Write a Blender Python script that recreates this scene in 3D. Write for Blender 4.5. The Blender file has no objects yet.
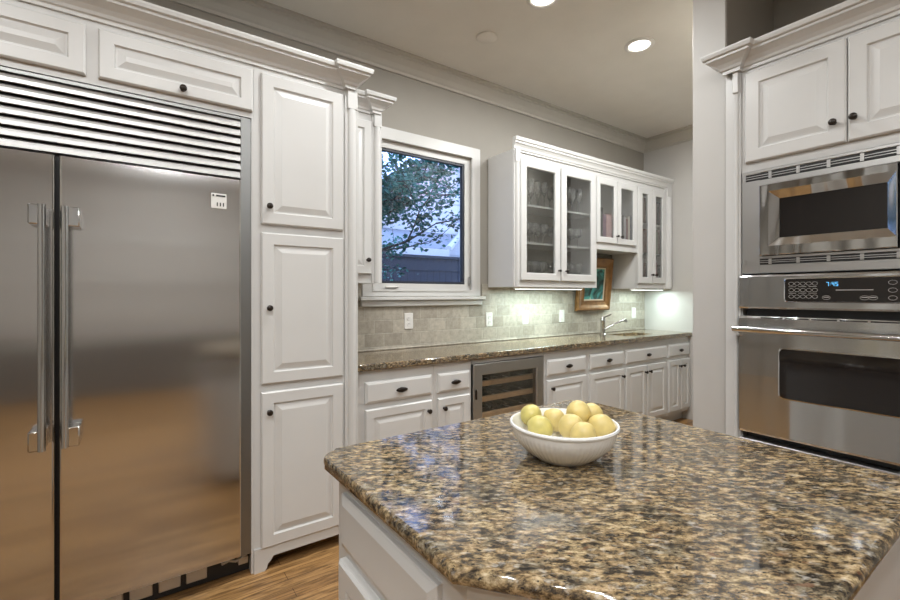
import bpy, bmesh, math, random
from mathutils import Vector, Matrix
PI = math.pi
S = bpy.context.scene
COL = S.collection

# ---------------------------------------------------------------- camera
CA, SA, EYE = 0.5757, 0.8177, 1.315          # heading of the view against the back wall, eye height
F = 444.0
cd = bpy.data.cameras.new('camera'); cam = bpy.data.objects.new('camera', cd); COL.objects.link(cam)
cam.location = (0, 0, EYE)
cam.rotation_euler = (PI / 2, 0, -math.asin(CA))
cd.sensor_width = 36; cd.lens = F / 900 * 36
cd.shift_y = -6 / 900; cd.clip_start = 0.02
S.camera = cam
# ---------------------------------------------------------------- world, exposure
w = bpy.data.worlds.new('world'); S.world = w; w.use_nodes = True
nt = w.node_tree; nt.nodes.clear()
out = nt.nodes.new('ShaderNodeOutputWorld'); bg = nt.nodes.new('ShaderNodeBackground')
tc = nt.nodes.new('ShaderNodeTexCoord'); sep = nt.nodes.new('ShaderNodeSeparateXYZ'); rp = nt.nodes.new('ShaderNodeValToRGB')
rp.color_ramp.elements[0].position = 0.45; rp.color_ramp.elements[0].color = (.48, .57, .82, 1)
rp.color_ramp.elements[1].position = 0.9; rp.color_ramp.elements[1].color = (.26, .37, .66, 1)
mr = nt.nodes.new('ShaderNodeMath'); mr.operation = 'MULTIPLY_ADD'; mr.inputs[1].default_value = .5; mr.inputs[2].default_value = .5
nt.links.new(tc.outputs['Generated'], sep.inputs[0]); nt.links.new(sep.outputs['Z'], mr.inputs[0])
nt.links.new(mr.outputs[0], rp.inputs[0]); nt.links.new(rp.outputs[0], bg.inputs[0]); nt.links.new(bg.outputs[0], out.inputs[0])
bg.inputs[1].default_value = 5.5
vs = S.view_settings
S.display_settings.display_device = 'sRGB'
vs.view_transform = 'Standard'; vs.look = 'None'; vs.gamma = 1; vs.use_curve_mapping = False
vs.exposure = 0.0
CAN_W = 14.8          # watts of each recessed lamp, the added fill ones too
CAN_COL = (.975, 1.0, 1.0)
BAR_W = 6.2           # watts per under-cabinet lamp
BAR_COL = (.78, 1.0, .97)
S.cycles.max_bounces = 8; S.cycles.transparent_max_bounces = 24
S.cycles.caustics_reflective = False; S.cycles.caustics_refractive = False
S.cycles.sample_clamp_indirect = 6

# ---------------------------------------------------------------- measuring helpers
def U(px): return (px - 450) / F
def fx(px, Y):            # X of a column of the view on the plane Y
    u = U(px); return Y * (CA + SA * u) / (SA - CA * u)
def fz(px, py, Y):
    return EYE + Y / (SA - CA * U(px)) * (294 - py) / F
def gy(px, X):            # Y of a column of the view on the plane X
    u = U(px); return X * (SA - CA * u) / (CA + SA * u)
def gz(px, py, X):
    return EYE + X / (CA + SA * U(px)) * (294 - py) / F

# ---------------------------------------------------------------- object helpers
def link(name, me, m, parent=None, loc=(0, 0, 0), rot=(0, 0, 0)):
    o = bpy.data.objects.new(name, me); COL.objects.link(o)
    if m is not None: me.materials.append(m)
    if parent is not None: o.parent = parent
    o.location = loc; o.rotation_euler = rot
    return o
def obj(name, bm, m, parent=None, loc=(0, 0, 0), rot=(0, 0, 0), smooth=False):
    bmesh.ops.recalc_face_normals(bm, faces=bm.faces)
    me = bpy.data.meshes.new(name); bm.to_mesh(me); bm.free()
    if smooth:
        me.set_sharp_from_angle(angle=math.radians(38))
        big = max(p.area for p in me.polygons)
        for p in me.polygons: p.use_smooth = not (big > .02 and p.area > .12 * big)
    return link(name, me, m, parent, loc, rot)
def thing(name, label, cat, loc=(0, 0, 0), rotz=0, group=None):
    o = bpy.data.objects.new(name, None); COL.objects.link(o)
    o.location = loc; o.rotation_euler = (0, 0, rotz); o.empty_display_size = .05
    o['label'] = label; o['category'] = cat
    if group: o['group'] = group
    return o
def tag(o, label, cat, group=None):
    o['label'] = label; o['category'] = cat
    if group: o['group'] = group
    return o
def struct(o, label=None):
    o['kind'] = 'structure'
    if label: o['label'] = label
    return o
def dup(root, loc, label=None):
    r = root.copy(); COL.objects.link(r); r.location = loc
    if label: r['label'] = label
    for ch in list(root.children):
        c = ch.copy(); COL.objects.link(c); c.parent = r
        for g in ch.children:
            d = g.copy(); COL.objects.link(d); d.parent = c
    return r
def B(): return bmesh.new()
def box(bm, x0, x1, y0, y1, z0, z1, bev=0, seg=1):
    r = bmesh.ops.create_cube(bm, size=1)
    vs_ = r['verts']
    for v in vs_:
        v.co = Vector(((x0 + x1) / 2 + v.co.x * (x1 - x0), (y0 + y1) / 2 + v.co.y * (y1 - y0), (z0 + z1) / 2 + v.co.z * (z1 - z0)))
    if bev:
        es = list({e for v in vs_ for e in v.link_edges})
        bmesh.ops.bevel(bm, geom=es, offset=bev, segments=seg, affect='EDGES', profile=.5)
    return bm
def cyl(bm, p0, p1, r0, r1=None, seg=16):
    p0 = Vector(p0); p1 = Vector(p1); r1 = r0 if r1 is None else r1
    d = p1 - p0; q = d.to_track_quat('Z', 'Y').to_matrix().to_4x4()
    bmesh.ops.create_cone(bm, cap_ends=True, segments=seg, radius1=r0, radius2=r1, depth=d.length,
                          matrix=Matrix.Translation((p0 + p1) / 2) @ q)
    return bm
def lathe(bm, prof, seg=24, axis='z', org=(0, 0, 0), rf=None):
    rings = []
    for r, h in prof:
        ring = []
        for k in range(seg):
            a = 2 * PI * k / seg
            rr = r * (rf(a, h) if rf else 1)
            if axis == 'z': p = (rr * math.cos(a), rr * math.sin(a), h)
            elif axis == '-y': p = (rr * math.cos(a), -h, rr * math.sin(a))
            else: p = (rr * math.cos(a), h, rr * math.sin(a))
            ring.append(bm.verts.new((p[0] + org[0], p[1] + org[1], p[2] + org[2])))
        rings.append(ring)
    for a, b in zip(rings, rings[1:]):
        for k in range(seg):
            bm.faces.new((a[k], a[(k + 1) % seg], b[(k + 1) % seg], b[k]))
    for ring, r in ((rings[0], prof[0][0]), (rings[-1], prof[-1][0])):
        if r > 1e-5: bm.faces.new(ring)
    bmesh.ops.remove_doubles(bm, verts=[v for ring in (rings[0], rings[-1]) for v in ring], dist=1e-6)
    return bm
def tube(bm, pts, r, seg=10):
    pts = [Vector(p) for p in pts]; rings = []
    rr = r if isinstance(r, (list, tuple)) else [r] * len(pts)
    for i, p in enumerate(pts):
        d = (pts[min(i + 1, len(pts) - 1)] - pts[max(i - 1, 0)]).normalized()
        a = d.orthogonal().normalized() if i == 0 else (a - d * a.dot(d)).normalized()
        b = d.cross(a)
        rings.append([bm.verts.new(p + (a * math.cos(2 * PI * k / seg) + b * math.sin(2 * PI * k / seg)) * rr[i]) for k in range(seg)])
    for A, C in zip(rings, rings[1:]):
        for k in range(seg): bm.faces.new((A[k], A[(k + 1) % seg], C[(k + 1) % seg], C[k]))
    bm.faces.new(rings[0]); bm.faces.new(rings[-1][::-1])
    return bm
def prism(bm, pts, z0, z1):
    a = [bm.verts.new((x, y, z0)) for x, y in pts]; b = [bm.verts.new((x, y, z1)) for x, y in pts]
    n = len(pts)
    for k in range(n): bm.faces.new((a[k], a[(k + 1) % n], b[(k + 1) % n], b[k]))
    bm.faces.new(a[::-1]); bm.faces.new(b)
    return bm
def rrect(w, h, r, seg=4):
    P = []
    for cx, cz, a0 in ((w - r, h - r, 0), (r, h - r, 90), (r, r, 180), (w - r, r, 270)):
        for k in range(seg + 1):
            a = math.radians(a0 + 90 * k / seg); P.append((cx + r * math.cos(a), cz + r * math.sin(a)))
    return P
def loft(bm, loops, fill=True, back=True, ring=False):
    """loops: lists of 3-D points of equal length, joined one to the next"""
    L = [[bm.verts.new(p) for p in l] for l in loops]
    n = len(L[0])
    for a, b in list(zip(L, L[1:])) + ([(L[-1], L[0])] if ring else []):
        for k in range(n): bm.faces.new((a[k], a[(k + 1) % n], b[(k + 1) % n], b[k]))
    if not ring:
        if back: bm.faces.new(L[0][::-1])
        if fill: bm.faces.new(L[-1])
    return bm
def R4(w, h, i, y):       # rectangle inset by i at depth y, in the x-z plane
    return [(i, y, i), (w - i, y, i), (w - i, y, h - i), (i, y, h - i)]
def offs(path, o):        # polyline moved o to its right, corners mitred
    res = []
    n = len(path)
    for i, p in enumerate(path):
        p = Vector(p); ds = []
        if i > 0: ds.append((p - Vector(path[i - 1])).normalized())
        if i < n - 1: ds.append((Vector(path[i + 1]) - p).normalized())
        ns = [Vector((d.y, -d.x)) for d in ds]
        if len(ns) == 1: res.append(p + ns[0] * o)
        else:
            m = (ns[0] + ns[1]).normalized(); res.append(p + m * (o / max(.2, m.dot(ns[0]))))
    return res
def crown_mesh(bm, path, prof, z):
    rows = []
    for o, h in prof:
        rows.append([bm.verts.new((q.x, q.y, z + h)) for q in offs(path, o)])
    m = len(rows)
    for i in range(m):
        a, b = rows[i], rows[(i + 1) % m]
        for k in range(len(path) - 1): bm.faces.new((a[k], a[k + 1], b[k + 1], b[k]))
    bm.faces.new([r[0] for r in rows]); bm.faces.new([r[-1] for r in rows][::-1])
    return bm
CROWN = [(0, 0), (.010, 0), (.010, .014), (.018, .018), (.022, .030), (.036, .044), (.058, .058), (.066, .062), (.066, .072), (.078, .076), (.082, .090), (.082, .098), (0, .098)]
CROWN_S = [(0, 0), (.010, 0), (.010, .012), (.016, .016), (.018, .035), (.026, .052), (.034, .060), (.034, .074), (.042, .078), (.044, .095), (.044, .105), (0, .105)]

# ---------------------------------------------------------------- materials
def mat(name):
    m = bpy.data.materials.new(name); m.use_nodes = True
    return m, m.node_tree, m.node_tree.nodes['Principled BSDF']
def N(nt, t, **kw):
    n = nt.nodes.new(t)
    for k, v in kw.items(): setattr(n, k, v)
    return n
def ramp(nt, stops, interp='LINEAR'):
    r = nt.nodes.new('ShaderNodeValToRGB'); r.color_ramp.interpolation = interp
    e = r.color_ramp.elements
    while len(e) < len(stops): e.new(.5)
    for q, (p, c) in zip(e, stops): q.position = p; q.color = (*c, 1)
    return r
def plain(name, col, rough=.4, metal=0, var=.04, scale=6, bump=0, coat=0):
    m, nt, b = mat(name)
    b.inputs['Roughness'].default_value = rough; b.inputs['Metallic'].default_value = metal
    b.inputs['Coat Weight'].default_value = coat
    tc = N(nt, 'ShaderNodeTexCoord'); no = N(nt, 'ShaderNodeTexNoise'); no.inputs['Scale'].default_value = scale; no.inputs['Detail'].default_value = 4
    nt.links.new(tc.outputs['Object'], no.inputs['Vector'])
    r = ramp(nt, [(.3, tuple(c * (1 - var) for c in col)), (.7, tuple(min(1, c * (1 + var)) for c in col))])
    nt.links.new(no.outputs['Fac'], r.inputs[0]); nt.links.new(r.outputs[0], b.inputs['Base Color'])
    if bump:
        bp = N(nt, 'ShaderNodeBump'); bp.inputs['Strength'].default_value = bump; bp.inputs['Distance'].default_value = .002
        nt.links.new(no.outputs['Fac'], bp.inputs['Height']); nt.links.new(bp.outputs[0], b.inputs['Normal'])
    return m
def steel(name, col, rough, aniso=0, rot=0, wave=.0, wscale=1.5, stretch=(1, 1, 1)):
    m, nt, b = mat(name)
    b.inputs['Metallic'].default_value = 1; b.inputs['Base Color'].default_value = (*col, 1)
    b.inputs['Roughness'].default_value = rough; b.inputs['Anisotropic'].default_value = aniso; b.inputs['Anisotropic Rotation'].default_value = rot
    tg = N(nt, 'ShaderNodeTangent'); tg.direction_type = 'RADIAL'; tg.axis = 'Z'
    nt.links.new(tg.outputs[0], b.inputs['Tangent'])
    if wave:
        tc = N(nt, 'ShaderNodeTexCoord'); mp = N(nt, 'ShaderNodeMapping'); mp.inputs['Scale'].default_value = stretch
        no = N(nt, 'ShaderNodeTexNoise'); no.inputs['Scale'].default_value = wscale; no.inputs['Detail'].default_value = 1
        bp = N(nt, 'ShaderNodeBump'); bp.inputs['Strength'].default_value = wave; bp.inputs['Distance'].default_value = .05
        nt.links.new(tc.outputs['Object'], mp.inputs[0]); nt.links.new(mp.outputs[0], no.inputs['Vector'])
        nt.links.new(no.outputs['Fac'], bp.inputs['Height']); nt.links.new(bp.outputs[0], b.inputs['Normal'])
    return m
def thin_glass(name, tint=(1, 1, 1), refl=1.0, rough=.01, milk=0):
    m, nt, b = mat(name); nt.nodes.remove(b)
    o = nt.nodes['Material Output']; t = N(nt, 'ShaderNodeBsdfTransparent'); t.inputs[0].default_value = (*tint, 1)
    g = N(nt, 'ShaderNodeBsdfGlossy'); g.inputs['Roughness'].default_value = rough
    f = N(nt, 'ShaderNodeFresnel'); f.inputs[0].default_value = 1.5
    k = N(nt, 'ShaderNodeMath', operation='MULTIPLY'); k.inputs[1].default_value = refl
    mx = N(nt, 'ShaderNodeMixShader')
    nt.links.new(f.outputs[0], k.inputs[0]); nt.links.new(k.outputs[0], mx.inputs[0])
    nt.links.new(t.outputs[0], mx.inputs[1]); nt.links.new(g.outputs[0], mx.inputs[2])
    if milk:
        df = N(nt, 'ShaderNodeBsdfDiffuse'); m2 = N(nt, 'ShaderNodeMixShader'); m2.inputs[0].default_value = milk; df.inputs[0].default_value = (.9, .9, .9, 1)
        nt.links.new(mx.outputs[0], m2.inputs[1]); nt.links.new(df.outputs[0], m2.inputs[2]); nt.links.new(m2.outputs[0], o.inputs[0])
    else: nt.links.new(mx.outputs[0], o.inputs[0])
    return m
def emit(name, col, s):
    m, nt, b = mat(name)
    b.inputs['Base Color'].default_value = (*col, 1); b.inputs['Emission Color'].default_value = (*col, 1); b.inputs['Emission Strength'].default_value = s
    return m
def granite(name, rotz=.61, k=1.0, bright=1.0):
    m, nt, b = mat(name)
    b.inputs['Roughness'].default_value = .07; b.inputs['Specular IOR Level'].default_value = 1.0
    tc = N(nt, 'ShaderNodeTexCoord'); m0 = N(nt, 'ShaderNodeMapping'); m0.inputs['Rotation'].default_value = (0, 0, rotz)
    mp = N(nt, 'ShaderNodeMapping'); mp.inputs['Scale'].default_value = (.62, 1.15, 1)
    nt.links.new(tc.outputs['Object'], m0.inputs[0]); nt.links.new(m0.outputs[0], mp.inputs[0])
    def noise(scale, detail, rough, dist=0):
        n = N(nt, 'ShaderNodeTexNoise'); n.inputs['Scale'].default_value = scale * k; n.inputs['Detail'].default_value = detail
        n.inputs['Roughness'].default_value = rough; n.inputs['Distortion'].default_value = dist
        nt.links.new(mp.outputs[0], n.inputs['Vector']); return n
    br = lambda c: tuple(min(1, v * bright) for v in c)
    n1 = noise(54, 7, .72, .15)
    r1 = ramp(nt, [(.33, br((.012, .010, .010))), (.42, br((.055, .045, .036))), (.485, br((.18, .137, .086))), (.55, br((.35, .275, .170))), (.63, br((.56, .47, .335))), (.74, br((.68, .62, .52)))])
    nt.links.new(n1.outputs['Fac'], r1.inputs[0])
    n2 = noise(11, 4, .65, .3)          # drifts of grey against gold
    r2 = ramp(nt, [(.42, (.36, .37, .38)), (.50, (.80, .66, .50)), (.58, (1.0, .93, .78))])
    nt.links.new(n2.outputs['Fac'], r2.inputs[0])
    mu = N(nt, 'ShaderNodeMix', data_type='RGBA', blend_type='MULTIPLY'); mu.inputs[0].default_value = .75
    nt.links.new(r1.outputs[0], mu.inputs[6]); nt.links.new(r2.outputs[0], mu.inputs[7])
    n3 = noise(95, 3, .6)                # black mica specks
    r3 = ramp(nt, [(.33, (1, 1, 1)), (.41, (0, 0, 0))])
    nt.links.new(n3.outputs['Fac'], r3.inputs[0])
    mk = N(nt, 'ShaderNodeMix', data_type='RGBA'); mk.inputs[7].default_value = (.012, .010, .011, 1)
    nt.links.new(r3.outputs[0], mk.inputs[0]); nt.links.new(mu.outputs[2], mk.inputs[6])
    n4 = noise(34, 2, .5, .4)            # rust garnets
    r4 = ramp(nt, [(.66, (0, 0, 0)), (.74, (.7, .7, .7))])
    nt.links.new(n4.outputs['Fac'], r4.inputs[0])
    mg = N(nt, 'ShaderNodeMix', data_type='RGBA'); mg.inputs[7].default_value = (.13, .055, .03, 1)
    nt.links.new(r4.outputs[0], mg.inputs[0]); nt.links.new(mk.outputs[2], mg.inputs[6])
    n5 = noise(60, 3, .6, .3)            # pale quartz
    r5 = ramp(nt, [(.58, (0, 0, 0)), (.74, (.65, .65, .65))])
    nt.links.new(n5.outputs['Fac'], r5.inputs[0])
    mq = N(nt, 'ShaderNodeMix', data_type='RGBA'); mq.inputs[7].default_value = (.50, .47, .42, 1)
    nt.links.new(r5.outputs[0], mq.inputs[0]); nt.links.new(mg.outputs[2], mq.inputs[6])
    nt.links.new(mq.outputs[2], b.inputs['Base Color'])
    return m
def tile_mat():
    m, nt, b = mat('travertine_tile'); b.inputs['Roughness'].default_value = .5
    tc = N(nt, 'ShaderNodeTexCoord'); sp = N(nt, 'ShaderNodeSeparateXYZ'); cb = N(nt, 'ShaderNodeCombineXYZ')
    nt.links.new(tc.outputs['Object'], sp.inputs[0]); nt.links.new(sp.outputs['X'], cb.inputs['X']); nt.links.new(sp.outputs['Z'], cb.inputs['Y'])
    br = N(nt, 'ShaderNodeTexBrick'); br.offset = .5
    br.inputs['Color1'].default_value = (.35, .315, .265, 1); br.inputs['Color2'].default_value = (.50, .46, .395, 1); br.inputs['Mortar'].default_value = (.46, .43, .375, 1)
    br.inputs['Scale'].default_value = 1; br.inputs['Brick Width'].default_value = .152; br.inputs['Row Height'].default_value = .094
    br.inputs['Mortar Size'].default_value = .0028; br.inputs['Mortar Smooth'].default_value = .3; br.inputs['Bias'].default_value = 0
    nt.links.new(cb.outputs[0], br.inputs['Vector'])
    no = N(nt, 'ShaderNodeTexNoise'); no.inputs['Scale'].default_value = 34; no.inputs['Detail'].default_value = 6; no.inputs['Roughness'].default_value = .65
    nt.links.new(tc.outputs['Object'], no.inputs['Vector'])
    r = ramp(nt, [(.3, (.78, .77, .75)), (.7, (1.15, 1.14, 1.12))]); nt.links.new(no.outputs['Fac'], r.inputs[0])
    mu = N(nt, 'ShaderNodeMix', data_type='RGBA', blend_type='MULTIPLY'); mu.inputs[0].default_value = 1
    nt.links.new(br.outputs['Color'], mu.inputs[6]); nt.links.new(r.outputs[0], mu.inputs[7]); nt.links.new(mu.outputs[2], b.inputs['Base Color'])
    bp = N(nt, 'ShaderNodeBump'); bp.inputs['Strength'].default_value = .6; bp.inputs['Distance'].default_value = .003; bp.invert = True
    nt.links.new(br.outputs['Fac'], bp.inputs['Height']); nt.links.new(bp.outputs[0], b.inputs['Normal'])
    return m
def floor_mat():
    m, nt, b = mat('oak_floor'); b.inputs['Roughness'].default_value = .28
    tc = N(nt, 'ShaderNodeTexCoord')
    br = N(nt, 'ShaderNodeTexBrick'); br.offset = .37
    br.inputs['Color1'].default_value = (.26, .14, .055, 1); br.inputs['Color2'].default_value = (.50, .30, .13, 1); br.inputs['Mortar'].default_value = (.08, .04, .02, 1)
    br.inputs['Scale'].default_value = 1; br.inputs['Brick Width'].default_value = .9; br.inputs['Row Height'].default_value = .07; br.inputs['Mortar Size'].default_value = .0012
    nt.links.new(tc.outputs['Object'], br.inputs['Vector'])
    mp = N(nt, 'ShaderNodeMapping'); mp.inputs['Scale'].default_value = (2.2, 26, 1)
    no = N(nt, 'ShaderNodeTexNoise'); no.inputs['Scale'].default_value = 2; no.inputs['Detail'].default_value = 6; no.inputs['Distortion'].default_value = 1.2; no.inputs['Roughness'].default_value = .65
    nt.links.new(tc.outputs['Object'], mp.inputs[0]); nt.links.new(mp.outputs[0], no.inputs['Vector'])
    r = ramp(nt, [(.34, (.30, .25, .20)), (.60, (1.15, 1.1, 1.02))]); nt.links.new(no.outputs['Fac'], r.inputs[0])
    mu = N(nt, 'ShaderNodeMix', data_type='RGBA', blend_type='MULTIPLY'); mu.inputs[0].default_value = .9
    nt.links.new(br.outputs['Color'], mu.inputs[6]); nt.links.new(r.outputs[0], mu.inputs[7]); nt.links.new(mu.outputs[2], b.inputs['Base Color'])
    return m
def siding_mat(name, col, pitch, dark, axis='Z'):
    m, nt, b = mat(name); b.inputs['Roughness'].default_value = .7
    tc = N(nt, 'ShaderNodeTexCoord'); sp = N(nt, 'ShaderNodeSeparateXYZ'); nt.links.new(tc.outputs['Object'], sp.inputs[0])
    d = N(nt, 'ShaderNodeMath', operation='DIVIDE'); d.inputs[1].default_value = pitch; fr = N(nt, 'ShaderNodeMath', operation='FRACT')
    nt.links.new(sp.outputs[axis], d.inputs[0]); nt.links.new(d.outputs[0], fr.inputs[0])
    r = ramp(nt, [(.0, dark), (.08, dark), (.14, col), (1, col)]); nt.links.new(fr.outputs[0], r.inputs[0]); nt.links.new(r.outputs[0], b.inputs['Base Color'])
    return m
def paint_art():
    m, nt, b = mat('canvas_paint'); b.inputs['Roughness'].default_value = .6
    tc = N(nt, 'ShaderNodeTexCoord'); no = N(nt, 'ShaderNodeTexNoise'); no.inputs['Scale'].default_value = 7; no.inputs['Detail'].default_value = 4; no.inputs['Distortion'].default_value = 1.5
    nt.links.new(tc.outputs['Object'], no.inputs['Vector'])
    r = ramp(nt, [(.33, (.012, .035, .03)), (.43, (.03, .14, .12)), (.52, (.06, .30, .30)), (.60, (.10, .36, .25)), (.70, (.32, .52, .45))])
    nt.links.new(no.outputs['Fac'], r.inputs[0]); nt.links.new(r.outputs[0], b.inputs['Base Color'])
    return m
def leaf_mat():
    m, nt, b = mat('leaf'); b.inputs['Roughness'].default_value = .5
    oi = N(nt, 'ShaderNodeTexCoord'); no = N(nt, 'ShaderNodeTexNoise'); no.inputs['Scale'].default_value = 3
    nt.links.new(oi.outputs['Object'], no.inputs['Vector'])
    r = ramp(nt, [(.35, (.02, .11, .08)), (.65, (.06, .32, .23))]); nt.links.new(no.outputs['Fac'], r.inputs[0]); nt.links.new(r.outputs[0], b.inputs['Base Color'])
    return m

WHITE = plain('cabinet_paint', (.64, .63, .615), .32, var=.015)
TRIMW = plain('trim_paint', (.64, .63, .61), .35, var=.015)
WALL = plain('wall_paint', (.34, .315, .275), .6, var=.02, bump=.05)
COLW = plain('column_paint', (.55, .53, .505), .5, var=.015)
CEIL = plain('ceiling_paint', (.80, .77, .715), .7, var=.02)
CROWNM = plain('crown_paint', (.52, .49, .44), .6, var=.02)
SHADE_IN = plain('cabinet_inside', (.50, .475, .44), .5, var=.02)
STEEL_F = steel('brushed_steel_doors', (.62, .61, .60), .15, .75, 0, wave=.07, wscale=1.3, stretch=(.5, 1, 3))
STEEL_O = steel('brushed_steel_oven', (.66, .68, .70), .19, .8, .25, wave=.22, wscale=1.8, stretch=(4, 2, .3))
STEEL_T = steel('steel_trim', (.50, .49, .48), .38)
CHROME = steel('polished_steel', (.62, .63, .64), .13)
FRAMEC = steel('bevelled_steel_frame', (.66, .67, .68), .12, wave=.35, wscale=2.2, stretch=(4, 1, .8))
LOUVER = steel('louver_steel', (.43, .42, .41), .36)
STEEL_G = steel('grey_steel_trim', (.27, .27, .265), .40)
BLACK = plain('black_gap', (.012, .011, .011), .5)
BGLASS = plain('black_glass', (.012, .010, .010), .06, coat=.5)
BRONZE = plain('dark_bronze', (.022, .015, .011), .3, metal=.4)
GRAN = granite('granite_top', k=1.3)
GRAN2 = granite('granite_counter', rotz=.1, k=1.9, bright=.95)
TILE = tile_mat(); WOOD = floor_mat()
GLASS = thin_glass('pane_glass', (.95, .96, .96), .45)
WGLASS = thin_glass('window_glass', (.88, .93, 1.0), .8)
DGLASS = thin_glass('cooler_glass', (.93, .91, .88), .35)
STEM = thin_glass('stemware_glass', (.98, .98, .98), 2.0, .06, .10)
PORC = plain('white_porcelain', (.88, .87, .86), .18, var=.01, coat=.3)
LEMON = plain('lemon_skin', (.66, .52, .20), .38, var=.12, scale=30, bump=.25)
LEMONG = plain('green_lemon_skin', (.58, .50, .16), .38, var=.15, scale=30, bump=.25)
GOLD = plain('gilt_frame', (.27, .135, .045), .38, metal=.35, var=.25, scale=18)
LINER = plain('picture_liner', (.62, .55, .42), .6)
ART = paint_art()
PLATE = plain('outlet_plastic', (.76, .74, .71), .35, var=.01)
LENS = emit('lamp_lens', (1, .96, .9), 6.0)
BARL = emit('bar_lens', (.92, 1, .96), 4.0)
DIGIT = emit('clock_digits', (.12, .45, .75), 1.0)
KEYS = plain('key_print', (.42, .40, .38), .5)
REFLDARK = plain('reflect_panel_dark', (.17, .155, .14), .6)
WOODRACK = plain('rack_wood', (.60, .42, .26), .5, var=.15, scale=20)
BOTTLE = plain('bottle_glass', (.02, .025, .02), .12)
FOIL = plain('bottle_foil', (.16, .13, .12), .3, metal=.4)
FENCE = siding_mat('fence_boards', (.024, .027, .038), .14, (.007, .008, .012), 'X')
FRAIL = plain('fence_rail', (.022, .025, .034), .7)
SIDING = siding_mat('lap_siding', (.62, .62, .63), .52, (.42, .43, .46))
ROOFM = plain('grey_shingle', (.26, .27, .29), .8, var=.15, scale=20)
LAWN = plain('lawn', (.04, .07, .03), .9)
LEAF = leaf_mat(); BARK = plain('bark', (.05, .04, .035), .8, var=.2)
SCREENF = plain('dark_screen_frame', (.03, .035, .05), .4)

# ---------------------------------------------------------------- shell
YB, XR, XL, YF, ZC = 2.88, 4.74, -2.2, -3.2, 3.05
WX0, WX1, WZ0, WZ1 = 1.36, 2.235, 1.335, 2.425
struct(obj('floor', box(B(), XL - .1, XR + .1, YF - .1, YB + .15, -.1, 0), WOOD), 'brown oak plank floor')
struct(obj('ceiling', box(B(), XL - .1, XR + .1, YF - .1, YB + .15, ZC, ZC + .1), CEIL), 'beige painted ceiling')
bm = B()
box(bm, XL - .1, WX0, YB, YB + .15, 0, ZC); box(bm, WX1, XR + .1, YB, YB + .15, 0, ZC)
box(bm, WX0, WX1, YB, YB + .15, 0, WZ0); box(bm, WX0, WX1, YB, YB + .15, WZ1, ZC)
struct(obj('wall_back', bm, WALL), 'beige wall with the window')
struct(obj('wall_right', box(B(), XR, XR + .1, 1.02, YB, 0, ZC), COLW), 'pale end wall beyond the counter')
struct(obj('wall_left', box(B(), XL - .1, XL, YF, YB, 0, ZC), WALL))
struct(obj('wall_front', box(B(), XL, XR, YF - .1, YF, 0, ZC), COLW))
struct(obj('reflect_rail_high', box(B(), XL, 3.04, YF, YF + .03, 2.04, 2.13), TRIMW)); struct(obj('reflect_rail_low', box(B(), XL, 3.04, YF, YF + .04, 1.42, 1.48), TRIMW))  # added unseen rails, mirrored as bright lines in the refrigerator steel
struct(obj('reflect_panel', box(B(), XL, 3.04, YF, YF + .03, 0, .72), REFLDARK))  # unseen dark panel added to tone the refrigerator's reflection
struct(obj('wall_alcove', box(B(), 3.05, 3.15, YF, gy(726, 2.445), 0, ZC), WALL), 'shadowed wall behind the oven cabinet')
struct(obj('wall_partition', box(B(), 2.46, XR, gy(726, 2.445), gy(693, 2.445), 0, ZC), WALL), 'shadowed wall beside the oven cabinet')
struct(obj('trim_2', box(B(), 2.440, 2.46, gy(726, 2.445), gy(693, 2.445), 0, ZC, .003), COLW), 'white wall end standing left of the ovens')
WCR = [(0, 0), (.012, 0), (.012, .02), (.022, .03), (.04, .055), (.07, .085), (.08, .09), (.08, .105), (.1, .11), (.1, .125), (0, .125)]
struct(obj('trim_1', crown_mesh(B(), [(XL, YB), (XR, YB), (XR, gy(693, 2.445)), (2.445, gy(693, 2.445))], WCR, ZC - .125), CROWNM), 'crown molding along the ceiling edge')
# tiled backsplash
bm = B()
box(bm, .97, XR, YB - .012, YB, .914, 1.30); box(bm, 2.345, XR, YB - .012, YB, 1.30, 1.40); box(bm, .97, 1.27, YB - .012, YB, 1.30, 1.40)
box(bm, .97, XR - .001, YB - .022, YB - .012, .914, .927, .003)
struct(obj('wall_backsplash', bm, TILE), 'tumbled stone tile backsplash behind the counter')
# window
wn = thing('window_1', 'casement window with white casing and dark screen frame', 'window', (WX0, YB, WZ0)); struct(wn); del wn['category']
W_, H_ = WX1 - WX0, WZ1 - WZ0
def ringbox(bm, x0, x1, z0, z1, t, y0, y1, tb=None):
    tb = t if tb is None else tb
    box(bm, x0, x0 + t, y0, y1, z0, z1); box(bm, x1 - t, x1, y0, y1, z0, z1)
    box(bm, x0 + t, x1 - t, y0, y1, z1 - t, z1); box(bm, x0 + t, x1 - t, y0, y1, z0, z0 + tb)
    return bm
bm = B(); ringbox(bm, -.085, W_ + .085, -.035, H_ + .085, .085, -.018, .0, .035)
ringbox(bm, -.012, W_ + .012, -.0, H_ + .012, .012, -.024, -.018, .012)
obj('casing', bm, TRIMW, wn)
bm = ringbox(B(), 0, W_, 0, H_, .052, .012, .06, .058); obj('sash', bm, TRIMW, wn)
bm = ringbox(B(), .052, W_ - .052, .058, H_ - .052, .018, .02, .05); obj('screen_frame', bm, SCREENF, wn)
obj('pane', box(B(), .05, W_ - .05, .052, .056, .05, H_ - .05), WGLASS, wn)
bm = B(); box(bm, -.115, W_ + .115, -.06, 0, -.065, -.040, .004); box(bm, -.10, W_ + .10, -.035, 0, -.11, -.065, .006)
obj('window_stool', bm, TRIMW, wn)
bm = B(); box(bm, .10, .20, -.012, .012, .026, .036, .003); cyl(bm, (.15, -.006, .03), (.19, -.03, .034), .006)
h = obj('crank_handle', bm, PLATE, wn); h['label'] = 'pale folding crank handle'
bm = B(); box(bm, W_ - .02, W_ - .008, 0, .012, .05, .12, .002); obj('sash_lock', bm, STEEL_T, wn)

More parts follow.
